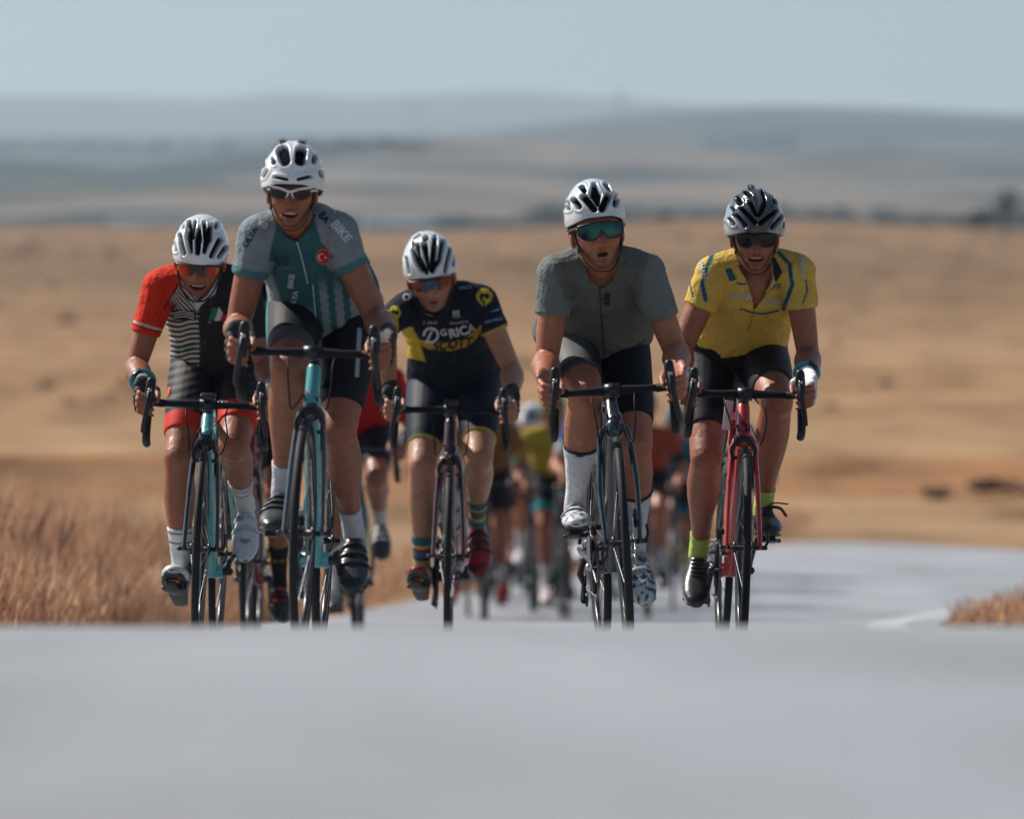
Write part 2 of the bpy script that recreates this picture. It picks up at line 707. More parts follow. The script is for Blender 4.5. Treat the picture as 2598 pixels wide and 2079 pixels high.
# ------------------------------------------------------------ materials shared by riders and bicycles
def attr_mat(name, rough=0.6, spec=0.4, var=0.10, vscale=40, bump=None, weave=False, coat=0.0, metal=0.0, sss=0.0, sheen=0.0):
    n = N(name)
    a = n.node('ShaderNodeAttribute', attribute_name='col')
    f = n.noise(vscale, 4)
    k = n.ramp(f, [(0.3, (1 - var,) * 3), (0.7, (1 + var,) * 3)])
    c = n.mix(1.0, a.outputs['Color'], k, 'MULTIPLY')
    n.set(c, rough, metal, spec, coat)
    if sss:
        q = n.noise(26, 4, 0.6)
        rr = n.ramp(q, [(0.32, (rough - .10,) * 3), (0.68, (rough + .16,) * 3)])
        n.link(rr, n.b.inputs['Roughness'])
    if sss:
        n.b.inputs['Subsurface Weight'].default_value = sss
        n.b.inputs['Subsurface Radius'].default_value = (1.0, 0.35, 0.2)
        n.b.inputs['Subsurface Scale'].default_value = 0.006
    if sheen:
        n.b.inputs['Sheen Weight'].default_value = sheen
        n.b.inputs['Sheen Roughness'].default_value = 0.4
    if coat:
        n.b.inputs['Coat Roughness'].default_value = 0.08
    if bump:
        h = n.noise(bump[0], 5, 0.65)
        n.bump(h, bump[1], bump[2])
    return n.m


M_SKIN = attr_mat('sunburnt skin', 0.44, 0.5, 0.13, 45, (42, 0.35, 0.010), sss=0.06)
M_KNIT = attr_mat('stretch knit', 0.78, 0.14, 0.10, 30, (14, 0.75, 0.03))
M_LYCRA = attr_mat('lycra', 0.58, 0.16, 0.08, 30, (18, 0.25, 0.010))
M_SHELL = attr_mat('helmet shell', 0.22, 0.5, 0.04, 30, None, coat=0.6)


def _dull_vents(m):
    """the black padding inside the vents is matt, the shell glossy"""
    t = m.node_tree
    b = t.nodes['Principled BSDF']
    a = next(q for q in t.nodes if q.type == 'ATTRIBUTE')
    for sock, lo, hi in (('Roughness', .95, .22), ('Coat Weight', 0, .6), ('Specular IOR Level', 0.02, .5)):
        r = t.nodes.new('ShaderNodeMapRange')
        r.inputs['From Min'].default_value = .014
        r.inputs['From Max'].default_value = .040
        r.inputs['To Min'].default_value = lo
        r.inputs['To Max'].default_value = hi
        t.links.new(a.outputs['Fac'], r.inputs['Value'])
        t.links.new(r.outputs[0], b.inputs[sock])


_dull_vents(M_SHELL)
M_SHOE = attr_mat('shoe leather', 0.34, 0.5, 0.16, 60, (60, 0.3, 0.004))
M_PAINT = attr_mat('frame paint', 0.25, 0.5, 0.05, 40, None, coat=0.7)
M_LENS = attr_mat('mirror lens', 0.12, 0.4, 0.03, 20, None, coat=0.35, metal=0.35)
M_DARKLENS = attr_mat('dark lens', 0.12, 0.35, 0.03, 20, None)
M_PRINT = attr_mat('printed ink', 0.7, 0.2, 0.05, 80)
M_RUBBER = plain('tyre rubber', (0.012, 0.013, 0.016), 0.66, spec=0.25)
M_TAPE = plain('black bar tape', (0.006, 0.007, 0.011), 0.6, spec=0.22, scale=120)
M_CARBON = plain('carbon', (0.008, 0.010, 0.015), 0.30, spec=0.4, coat=0.15)
M_STEEL = plain('steel', (0.42, 0.43, 0.45), 0.32, 1.0)
M_ALLOY = plain('grey alloy', (0.22, 0.23, 0.25), 0.35, 0.9)
M_DARKALLOY = plain('black alloy', (0.014, 0.015, 0.019), 0.35, 0.2)
M_HOOD = plain('rubber hood', (0.007, 0.008, 0.012), 0.46, spec=0.35)
M_STRAP = plain('black webbing', (0.015, 0.016, 0.02), 0.7)
M_GLOVE = attr_mat('glove fabric', 0.7, 0.3, 0.15, 90, (120, 0.4, 0.003))
M_SOLE = plain('carbon sole', (0.016, 0.016, 0.018), 0.5)
M_ORANGE = plain('orange plastic', (0.55, 0.16, 0.03), 0.5)


def paint(name, c, rough=0.28):
    return plain(name, c, rough, 0.0, 0.5, 0.6, 0.03, 25)


# ------------------------------------------------------------ bicycle
BB = V3(0, 0, .268)
AX_R = V3(0, .41, .335)
AX_F = V3(0, -.585, .335)
CROWN = V3(0, -.447, .700)
HT_TOP = V3(0, -.402, .838)
CLAMP = V3(0, -.492, .884)
BARW = .198
CRANK = .1725
STEER = (HT_TOP - CROWN).normalized()


def pedal_pos(theta, side):
    """side -1 is the rider's right, the left in the picture; theta lifts that crank forward"""
    th = theta if side < 0 else theta + math.pi
    return V3(side * .112, BB.y - CRANK * math.cos(th), BB.z + CRANK * math.sin(th))


def make_wheel(name, c, parent, lo, rim_depth=.03, rim_mat=None):
    """a wheel part with tyre, rim, spokes and hub as sub-parts; the rim is the part itself"""
    R = .335
    n, m = (48, 8) if lo else (96, 12)
    rim = MB()
    rad = R - .025 - rim_depth / 2
    rim.torus((0, 0, 0), rad, .01, n, m, oval=(rim_depth / 2, .0105))
    w = rim.build(name, rim_mat or M_CARBON, parent)
    w.location = c
    t = MB().torus((0, 0, 0), R - .0132, .0132, n, m, oval=(.0132, .0132))
    t.build('tyre', M_RUBBER, w)
    hub = MB().tube([(-.052, 0, 0), (-.034, 0, 0), (-.033, 0, 0), (-.026, 0, 0), (-.024, 0, 0), (.024, 0, 0), (.026, 0, 0), (.033, 0, 0), (.034, 0, 0), (.052, 0, 0)],
                    [.008, .008, .022, .022, .012, .012, .022, .022, .008, .008], 14, cap='flat')
    hub.build('hub', M_DARKALLOY, w)
    sp = MB()
    k = 12 if lo else 20
    for i in range(k):
        a = 2 * math.pi * i / k
        b = a + (0.22 if i % 4 < 2 else -0.22)
        s = 1 if i % 2 else -1
        sp.tube([(s * .030, .02 * math.cos(b), .02 * math.sin(b)), (0, (rad) * math.cos(a), rad * math.sin(a))], .0011 if not lo else .0014, 5, cap=None)
    tag(sp.build('spokes', M_ALLOY, w), kind='stuff')
    return w


def bike(cfg, M):
    lo = cfg.get('lo', False)
    ns = 8 if lo else 14
    root = empty('bicycle', M)
    tag(root, cfg['bike_label'], 'bicycle', 'road bicycles ridden in the race')
    mp = paint('frame paint ' + cfg['key'], cfg['frame'])
    mf = paint('fork paint ' + cfg['key'], cfg.get('fork', cfg['frame']))
    m2 = paint('tail paint ' + cfg['key'], cfg.get('stays', cfg['frame']))
    SEATC = V3(0, .158, .80)
    fr = MB()
    fr.tube([BB, BB.lerp(SEATC, .5), SEATC + V3(0, .006, .02)], [(.018, .021), (.016, .019), (.015, .017)], ns, side=(1, 0, 0))
    fr.tube([CROWN + STEER * .028, CROWN.lerp(BB, .35), BB + V3(0, -.005, .004)], [(.021, .024), (.022, .026), (.030, .024)], ns, side=(1, 0, 0))
    fr.tube([CROWN + STEER * .005, CROWN.lerp(HT_TOP, .5), HT_TOP], [.026, .0225, .0215], ns + 4)
    fr.tube([HT_TOP - STEER * .028, HT_TOP.lerp(SEATC, .5) + V3(0, 0, -.012), SEATC], [(.018, .02), (.016, .015), (.014, .013)], ns, side=(1, 0, 0))
    fr.tube([BB + V3(-.043, 0, 0), BB + V3(.043, 0, 0)], .024, ns, cap='flat')
    fr_o = fr.build('frame', mp, root)
    for s in (-1, 1):
        st = MB()
        st.tube([BB + V3(s * .032, .03, -.002), V3(s * .045, .14, .285), V3(s * .066, .36, .326), AX_R + V3(s * .066, -.004, 0)], [(.008, .014), (.009, .012), (.008, .009), .008], ns)
        st.build('chainstay', m2, root)
        st = MB()
        st.tube([SEATC + V3(s * .012, .012, -.03), V3(s * .036, .235, .62), AX_R + V3(s * .064, -.01, .02)], [(.007, .009), (.007, .009), (.007, .007)], ns)
        st.build('seatstay', m2, root)
    sp = MB().tube([SEATC + V3(0, 0, -.02), SEATC + V3(0, .045, .155)], .0145, ns)
    sp.build('seatpost', M_CARBON, root)
    sd = MB().tube([(0, .075, .978), (0, .12, .984), (0, .19, .988), (0, .265, .998), (0, .31, 1.0)], [(.018, .012), (.024, .014), (.042, .016), (.068, .018), (.06, .014)], 12, side=(1, 0, 0))
    sd.build('saddle', M_TAPE, root)
    rw = make_wheel('rear_wheel', AX_R, root, lo, cfg.get('rim', .03), M_CARBON)

    # everything that turns with the handlebar hangs below one pivot transform
    steer = math.radians(cfg.get('steer', 0))
    T = Matrix.Translation(CROWN) @ Matrix.Rotation(steer, 4, STEER) @ Matrix.Translation(-CROWN)

    def turn(o):
        o.matrix_basis = T @ Matrix.Translation(o.location)
        return o
    fk = MB()
    fw = cfg.get('fork_w', .036)
    for s in (-1, 1):
        fk.tube(bez([CROWN + V3(s * .010, 0, .006), CROWN + V3(s * fw * .86, -.004, -.012), CROWN + V3(s * (fw + .004), -.022, -.07), V3(s * (fw + .013), -.515, .50), AX_F + V3(s * .0545, .012, .03), AX_F + V3(s * .0555, 0, 0)], 20),
                [(.014, .016)] * 3 + [(.0115, .019)] * 3 + [(.010, .016)] * 6 + [(.0085, .012)] * 4 + [(.008, .010)] * 5, ns, side=(1, 0, 0))
    fk.tube([CROWN + STEER * -.012, CROWN + STEER * .006], [.026, .027], ns + 4)
    turn(fk.build('fork', mf, root))
    fwh = make_wheel('front_wheel', AX_F, root, lo, cfg.get('rim', .03), M_CARBON)
    turn(fwh)
    ax = MB().tube([AX_F + V3(-.072, 0, 0), AX_F + V3(.074, 0, 0)], .0075, 8)
    ax.tube([AX_F + V3(.07, 0, 0), AX_F + V3(.082, .01, .02), AX_F + V3(.08, .03, .05)], .005, 6)
    turn(ax.build('axle_skewer', M_DARKALLOY, root))
    sm = MB().tube([HT_TOP, HT_TOP + STEER * .055], .018, ns).tube([HT_TOP + STEER * .04, CLAMP], [(.019, .019), (.017, .017)], ns)
    sm.tube([CLAMP + V3(-.024, 0, 0), CLAMP + V3(.024, 0, 0)], .022, ns + 2, cap='flat')
    turn(sm.build('stem', M_DARKALLOY, root))
    hb = MB()
    w = BARW
    hb.tube([CLAMP + V3(-w * .82, -.002, -.001), CLAMP + V3(-w * .45, 0, 0), CLAMP + V3(-.03, 0, 0), CLAMP + V3(.03, 0, 0), CLAMP + V3(w * .45, 0, 0), CLAMP + V3(w * .82, -.002, -.001)],
            [(.0145, .012), (.016, .012), (.0155, .0155), (.0155, .0155), (.016, .012), (.0145, .012)], ns, side=(0, 1, 0))
    hbo = turn(hb.build('handlebar', M_TAPE, root))
    dp = MB()
    for s in (-1, 1):
        dp = MB()
        dp.tube(bez([CLAMP + V3(s * w * .78, -.002, -.001), CLAMP + V3(s * w * .95, -.022, 0), CLAMP + V3(s * w, -.06, -.002), CLAMP + V3(s * w * 1.01, -.092, -.018), CLAMP + V3(s * w * 1.02, -.103, -.062), CLAMP + V3(s * w * 1.035, -.082, -.108), CLAMP + V3(s * w * 1.045, -.03, -.132), CLAMP + V3(s * w * 1.05, .035, -.138)], 36), .0138, ns)
        turn(dp.build('drop_bar', M_TAPE, root))
        hd = MB()
        hd.tube(bez([CLAMP + V3(s * w, -.035, .006), CLAMP + V3(s * w, -.075, .014), CLAMP + V3(s * (w - .002), -.110, .026), CLAMP + V3(s * (w - .004), -.132, .046), CLAMP + V3(s * (w - .005), -.140, .066)], 14),
                [(.017, .019)] * 4 + [(.0165, .021)] * 5 + [(.016, .020)] * 3 + [(.0145, .015)] * 5, ns, side=(1, 0, 0))
        hd.tube([CLAMP + V3(s * (w - .001), -.118, .045), CLAMP + V3(s * w, -.122, .005), CLAMP + V3(s * w, -.112, -.022)], [(.015, .018), (.016, .02), (.013, .014)], ns, side=(1, 0, 0))
        hood = turn(hd.build('brake_hood', M_HOOD, root))
        lv = MB()
        lv.tube(bez([CLAMP + V3(s * (w - .002), -.145, .028), CLAMP + V3(s * (w + .001), -.160, -.005), CLAMP + V3(s * (w + .007), -.158, -.045), CLAMP + V3(s * (w + .014), -.140, -.085), CLAMP + V3(s * (w + .017), -.128, -.104)], 16),
                [(.010, .008)] * 4 + [(.0095, .006)] * 4 + [(.009, .005)] * 5 + [(.008, .0045)] * 4, 8, side=(1, 0, 0))
        l = lv.build('brake_lever', M_DARKALLOY, hood)
        bd = MB().ball(CLAMP + V3(s * (w - .003), -.153, .036), (.008, .004, .007), 10, 6)
        bd.build('lever_badge', M_STEEL, hood)
    if not lo:
        q_ = random.Random(cfg['key'])
        for s, h in ((-1, q_.uniform(.045, .06)), (1, q_.uniform(.055, .075))):
            cb = MB()
            cb.tube(bez([CLAMP + V3(s * .07, -.015, -.012), CLAMP + V3(s * .066, -.06, -.045), CLAMP + V3(s * h, -.07, -.11), CLAMP + V3(s * .05, -.05, -.17), CROWN + V3(s * .022, -.03, .045), CROWN + V3(s * .018, .0, .02)], 24), .0026, 6)
            turn(cb.build('brake_cable', M_TAPE, root))
    if cfg.get('disc'):
        dk = MB()
        dk.torus(AX_F + V3(.036, 0, 0), .068, .01, 40, 6, oval=(.011, .001))
        for i in range(6):
            a = i * math.pi / 3
            dk.tube([AX_F + V3(.036, .02 * math.cos(a), .02 * math.sin(a)), AX_F + V3(.036, .062 * math.cos(a + .4), .062 * math.sin(a + .4))], .002, 5)
        turn(dk.build('brake_disc', M_STEEL, root))
        cal = MB().box(AX_F + V3(.052, .06, .075), (.03, .05, .05), Matrix.Rotation(.5, 3, 'X'))
        turn(cal.build('brake_caliper', M_DARKALLOY, root))
    else:
        cal = MB()
        c0 = CROWN + V3(0, -.032, -.012)
        cal.tube(bez([c0 + V3(-.036, -.004, -.055), c0 + V3(-.04, -.006, -.02), c0 + V3(-.014, -.008, .014), c0 + V3(.018, -.008, .012)], 14), (.007, .009), 8, side=(1, 0, 0))
        cal.tube(bez([c0 + V3(.036, -.004, -.055), c0 + V3(.038, -.006, -.02), c0 + V3(.012, -.012, .010), c0 + V3(-.012, -.012, .004)], 14), (.007, .009), 8, side=(1, 0, 0))
        cal.box(c0 + V3(-.028, .0, -.052), (.012, .03, .012)).box(c0 + V3(.028, .0, -.052), (.012, .03, .012))
        turn(cal.build('brake_caliper', M_DARKALLOY, root))
    if cfg.get('computer'):
        bc = MB().box(CLAMP + V3(cfg['computer'], -.045, .026), (.05, .075, .018), Matrix.Rotation(.15, 3, 'X'))
        bc.tube([CLAMP + V3(cfg['computer'], 0, .01), CLAMP + V3(cfg['computer'], -.04, .018)], .006, 6)
        turn(bc.build('bike_computer', M_DARKALLOY, root))
    # drive train on the rider's right
    th = math.radians(cfg['theta'])
    ck = MB()
    ck.torus(BB + V3(-.046, 0, 0), .096, .008, 48, 6, oval=(.010, .002))
    ck.torus(BB + V3(-.040, 0, 0), .072, .008, 40, 6, oval=(.008, .002))
    for i in range(48 if not lo else 0):
        a = 2 * math.pi * i / 48
        ck.box(BB + V3(-.046, .108 * math.cos(a), .108 * math.sin(a)), (.002, .006, .006), Matrix.Rotation(a, 3, 'X'))
    for i in range(5):
        a = th + i * 2 * math.pi / 5
        ck.tube([BB + V3(-.05, 0, 0), BB + V3(-.047, -.09 * math.cos(a), .09 * math.sin(a))], [(.012, .006), (.008, .004)], 8)
    ck.build('chainring', M_DARKALLOY, root)
    for s in (-1, 1):
        pp = pedal_pos(th, s)
        c = MB()
        c.tube([BB + V3(s * .058, 0, 0), BB + V3(s * .064, 0, 0).lerp(V3(s * .07, pp.y, pp.z), .1), V3(s * .074, pp.y, pp.z)], [(.016, .011), (.013, .009), (.012, .007)], 10, side=(0, 1, 0))
        c.tube([BB + V3(s * .03, 0, 0), BB + V3(s * .066, 0, 0)], .014, 10)
        c.build('crank', M_DARKALLOY if cfg.get('dark_crank', True) else M_STEEL, root)
        ph = math.radians(cfg['foot'][0 if s < 0 else 1])
        R = Matrix.Rotation(-ph, 3, 'X')
        p = MB()
        p.tube([V3(s * .074, pp.y, pp.z), V3(s * .15, pp.y, pp.z)], .007, 8)
        p.tube([pp + R @ V3(s * -.012, .032, .0), pp + R @ V3(s * .012, .0, 0), pp + R @ V3(s * .012, -.038, .004)], [(.028, .008), (.032, .010), (.02, .006)], 10, side=R @ V3(1, 0, 0))
        po = p.build('pedal', M_DARKALLOY, root)
        cl = MB().box(pp + R @ V3(0, -.03, .012), (.034, .02, .006), R)
        cl.build('cleat', M_ORANGE if cfg.get('cleat') else M_DARKALLOY, po)
    ch = MB()
    if not lo:
        rr = .040
        for dy0, dz0, dy1, dz1 in ((0, .098, .41, .335 - .268 + rr), (0, -.098, .41 + .02, -.07)):
            p0, p1 = BB + V3(-.046, dy0, dz0), V3(-.046, dy1, .268 + dz1)
            nlk = 34
            for i in range(nlk):
                q = p0.lerp(p1, (i + .5) / nlk)
                ch.box(q, (.007 if i % 2 else .0045, .0115, .008), Matrix.Rotation(math.atan2(p1.z - p0.z, p1.y - p0.y), 3, 'X'))
        tag(ch.build('chain', M_ALLOY, root), kind='stuff')
    rd = MB().tube([V3(-.05, .43, .30), V3(-.065, .445, .25), V3(-.055, .43, .225)], (.011, .013), 8, side=(1, 0, 0))
    rd.torus(V3(-.05, .43, .232), .02, .004, 18, 6).torus(V3(-.05, .405, .165), .02, .004, 18, 6)
    rd.tube([V3(-.057, .43, .232), V3(-.057, .405, .165)], (.004, .014), 8)
    rd.build('rear_derailleur', M_DARKALLOY, root)
    cs = MB()
    for i in range(7):
        cs.torus(V3(-.028 - i * .0042, .41, .335), .052 - i * .0055, .002, 30, 6, oval=(.005, .0012))
    cs.build('cassette', M_STEEL, root)
    fd = MB().box(BB + V3(-.045, .03, .125), (.016, .075, .03), Matrix.Rotation(.3, 3, 'X')).tube([BB + V3(-.02, .03, .13), BB + V3(-.045, .03, .13)], .01, 8)
    fd.build('front_derailleur', M_DARKALLOY, root)
    if cfg.get('bottle'):
        bt = MB()
        a, b = BB.lerp(CROWN, .28), BB.lerp(CROWN, .62)
        nrm = V3(0, .45, .3).normalized()
        off = V3(0, (CROWN - BB).z, -(CROWN - BB).y).normalized() * .065
        bt.tube([a + off, a.lerp(b, .7) + off, a.lerp(b, .74) + off, a.lerp(b, .8) + off, b + off], [.036, .036, .03, .036, .03], 16)
        bto = bt.build('water_bottle', paint('bottle plastic ' + cfg['key'], cfg['bottle'], 0.4), root)
        cg = MB()
        for q in (.15, .6):
            c = a.lerp(b, q) + off
            ax_ = (CROWN - BB).normalized()
            u = V3(1, 0, 0)
            v_ = ax_.cross(u)
            cg.tube([c + (u * math.cos(t) + v_ * math.sin(t)) * .0385 for t in [i * 2 * math.pi / 20 for i in range(20)]], .003, 5, closed=True)
        cg.build('bottle_cage', M_CARBON, root)
    return root, fr_o, hbo

# ------------------------------------------------------------ rider
SKIN_T = {'tan': (0.34, 0.125, 0.066), 'dark': (0.27, 0.095, 0.048), 'fair': (0.36, 0.175, 0.105)}


def ik(a, b, l1, l2, pole):
    d = b - a
    L = min(d.length, (l1 + l2) * .999)
    u = d.normalized()
    x = (L * L + l1 * l1 - l2 * l2) / (2 * L)
    h = math.sqrt(max(0, l1 * l1 - x * x))
    p = pole - u * pole.dot(u)
    p.normalize()
    return a + u * x + p * h, a + u * L


def limb(mb, a, b, prof, side, back=None, infl=0.0, n=18, cap='round'):
    """prof: (t, half width, half depth, shift to the back)"""
    a, b = Vector(a), Vector(b)
    ax = (b - a).normalized()
    s = Vector(side)
    s = (s - ax * s.dot(ax)).normalized()
    bk = ax.cross(s) if back is None else (Vector(back) - ax * Vector(back).dot(ax)).normalized()
    pts = [a.lerp(b, t) + bk * o for t, w, d, o in prof]
    mb.tube(pts, [(w + infl, d + infl) for t, w, d, o in prof], n, side=s, cap=cap)


UPPER = [(0, .053, .055, 0), (.2, .050, .054, 0), (.45, .0445, .051, 0), (.7, .041, .045, 0), (.9, .0375, .041, 0), (1.0, .037, .039, 0)]
FORE = [(0, .039, .040, 0), (.14, .044, .043, 0), (.3, .045, .043, 0), (.55, .038, .036, 0), (.8, .030, .026, 0), (1.0, .028, .022, 0)]
THIGH = [(0, .088, .095, .0), (.2, .085, .092, 0), (.45, .077, .083, -.006), (.7, .066, .070, -.006), (.88, .057, .060, -.002), (1.0, .054, .056, 0)]
SHIN = [(0, .053, .056, 0), (.08, .050, .054, .006), (.2, .053, .057, .015), (.32, .056, .060, .018), (.46, .051, .054, .014), (.60, .041, .044, .007), (.74, .0325, .036, .002), (.88, .0275, .031, 0), (1.0, .0285, .034, 0)]


def scaled(prof, k):
    return [(t, w * k, d * k, o) for t, w, d, o in prof]


def head_mesh(cfg, lo):
    """head in its own frame: eye line at z=0, face towards -y; returns vertices, faces, colours"""
    nu, nv = (40, 30) if lo else (168, 132)
    az = np.linspace(0, 2 * np.pi, nu, endpoint=False)
    el = np.linspace(-np.pi / 2 + .02, np.pi / 2 - .02, nv)
    A, E = np.meshgrid(az, el)
    ce, se = np.cos(E), np.sin(E)
    sx = np.sin(A)
    cy = -np.cos(A)                       # az 0 is the face
    p = 0.86
    cx_ = np.where(E < 0, ce ** .50, ce)
    cy_ = np.where(E < 0, np.where(cy < 0, ce ** .30, ce), ce)
    X = .076 * cx_ * np.sign(sx) * np.abs(sx) ** p
    Y = .094 * cy_ * np.sign(cy) * np.abs(cy) ** p
    Z = .119 * np.sign(se) * np.abs(se) ** 0.92
    Y = Y + .004
    low = sstep(-.010, -.115, Z)
    fl = cfg.get('face_w', 1.0)
    X *= (1 - .22 * low) * np.where(Z < .03, fl, 1)
    Y = np.where(Y < 0, Y * (1 - .02 * low), Y * (1 - .45 * low))
    # lower the chin at the front, raise the underside behind it
    Z = np.where(Z < -.06, Z + (Y > -.04) * sstep(-.04, .06, Y) * .045 * sstep(-.06, -.119, Z), Z)
    fr = sstep(.02, -.045, Y)
    g = lambda cx, cz, wx, wz: np.exp(-((X - cx) / wx) ** 2 - ((Z - cz) / wz) ** 2)
    d = np.zeros_like(X)
    # nose: rises from the bridge to the tip, cut off sharply below
    t = np.clip((.012 - Z) / .060, 0, 1)
    ridge = np.where(Z < .014, .005 + .025 * t ** 1.2, 0) * sstep(-.0565, -.046, Z) * sstep(.02, .008, Z)
    wn = .0090 + .0065 * t
    d += ridge * np.exp(-(X / wn) ** 2)
    d += .010 * g(.0145, -.043, .007, .008) + .010 * g(-.0145, -.043, .007, .008)
    d += -.004 * g(.008, -.0535, .0035, .0025) - .004 * g(-.008, -.0535, .0035, .0025)
    d += .005 * g(.026, .018, .02, .008) + .005 * g(-.026, .018, .02, .008)
    d += -.012 * g(.031, -.002, .016, .011) - .012 * g(-.031, -.002, .016, .011)
    d += .008 * g(.043, -.028, .016, .012) + .008 * g(-.043, -.028, .016, .012)
    d += -.007 * g(.045, -.064, .014, .02) - .007 * g(-.045, -.064, .014, .02)
    for s in (-1, 1):                     # fold from nostril to mouth corner
        q = np.abs((X * s - .020) + (Z + .046) * .55)
        d += -.0042 * np.exp(-(q / .0038) ** 2) * sstep(-.082, -.068, Z) * sstep(-.040, -.050, Z)
    mo = cfg.get('mouth', .007)           # half opening
    mw = cfg.get('mouth_w', .023)
    mz = -.0745
    zc = mz + cfg.get('smile', .0) * (X / mw) ** 2
    ell = (X / mw) ** 2 + ((Z - zc) / mo) ** 2
    d += .0075 * np.exp(-((Z - zc - mo - .003) / .0042) ** 2 - (X / (mw * .85)) ** 4)
    d += .0080 * np.exp(-((Z - zc + mo + .004) / .0052) ** 2 - (X / (mw * .75)) ** 4)
    cav = sstep(1.15, .55, ell)
    teeth = cav * sstep(mo * .02, mo * .3, Z - zc) * sstep(.92, .62, np.abs(X) / mw) * cfg.get('teeth', 1.0)
    d += -.016 * cav * (1 - .72 * teeth)
    d += -.0065 * g(0, -.0915, .020, .005)
    d += .013 * g(0, -.108, .019, .010)
    nl = np.sqrt(X ** 2 + Y ** 2) + 1e-6
    # push forward on the face, so the nose points ahead
    Y = Y - d * fr
    base = np.array(SKIN_T[cfg.get('skin', 'tan')])
    C = np.ones(X.shape + (3,)) * base
    red = np.clip(g(0, -.038, .014, .014) + .6 * g(.042, -.034, .02, .014) + .6 * g(-.042, -.034, .02, .014), 0, 1) * fr
    C *= 1 + red[..., None] * np.array([.22, -.05, -.05])
    stub = cfg.get('stubble', .35) * sstep(-.050, -.066, Z) * sstep(.045, -.03, Y) * (1 - sstep(1.8, 1.2, ell))
    C = C * (1 - stub[..., None] * np.array([.45, .30, .22]))
    lip = np.exp(-((ell - 1.55) / .55) ** 2) * fr * (np.abs(X) < mw * 1.05)
    C = C * (1 - lip[..., None] * .75) + np.array((.30, .060, .050)) * (lip[..., None] * .75)
    k = (cav * fr)[..., None]
    C = C * (1 - k) + np.array((.035, .010, .010)) * k
    k = (teeth * fr)[..., None]
    C = C * (1 - k) + np.array((.54, .48, .39)) * k
    brow = np.clip(g(.030, .019, .018, .0045) + g(-.030, .019, .018, .0045), 0, 1) * fr * .7
    C = C * (1 - brow[..., None]) + np.array((.035, .022, .016)) * brow[..., None]
    C = C * (1 + .10 * (np.sin(X * 310 + Z * 170) * np.sin(Z * 260 - X * 90))[..., None] * fr[..., None] * .5)
    hair = sstep(-.03, -.005, Y) * sstep(-.035, -.005, Z)
    hair = np.maximum(hair, sstep(.055, .085, Z)) * cfg.get('hair_amt', .85)
    C = C * (1 - hair[..., None]) + np.array(cfg.get('hair', (.03, .02, .015))) * hair[..., None]
    P = np.stack([X, Y, Z], -1).reshape(-1, 3)
    C = C.reshape(-1, 3)
    fs = []
    for j in range(nv - 1):
        for i in range(nu):
            i2 = (i + 1) % nu
            fs.append((j * nu + i, j * nu + i2, (j + 1) * nu + i2, (j + 1) * nu + i))
    fs.append(tuple(range(nu - 1, -1, -1)))
    fs.append(tuple((nv - 1) * nu + i for i in range(nu)))
    mb = MB()
    mb.v = [tuple(q) for q in P]
    mb.c = [tuple(q) for q in C]
    mb.f = fs
    ear = tuple(base * np.array([1.25, .8, .75]))
    for s in (-1, 1):
        mb.ball((s * .0785 * fl, .012, -.012), (.010, .020, .033), 12, 9, Matrix.Rotation(s * .35, 3, 'Z') @ Matrix.Rotation(-.2, 3, 'X'), ear)
        mb.ball((s * .076 * fl, .006, -.032), (.008, .010, .013), 10, 7, None, ear)
    return mb


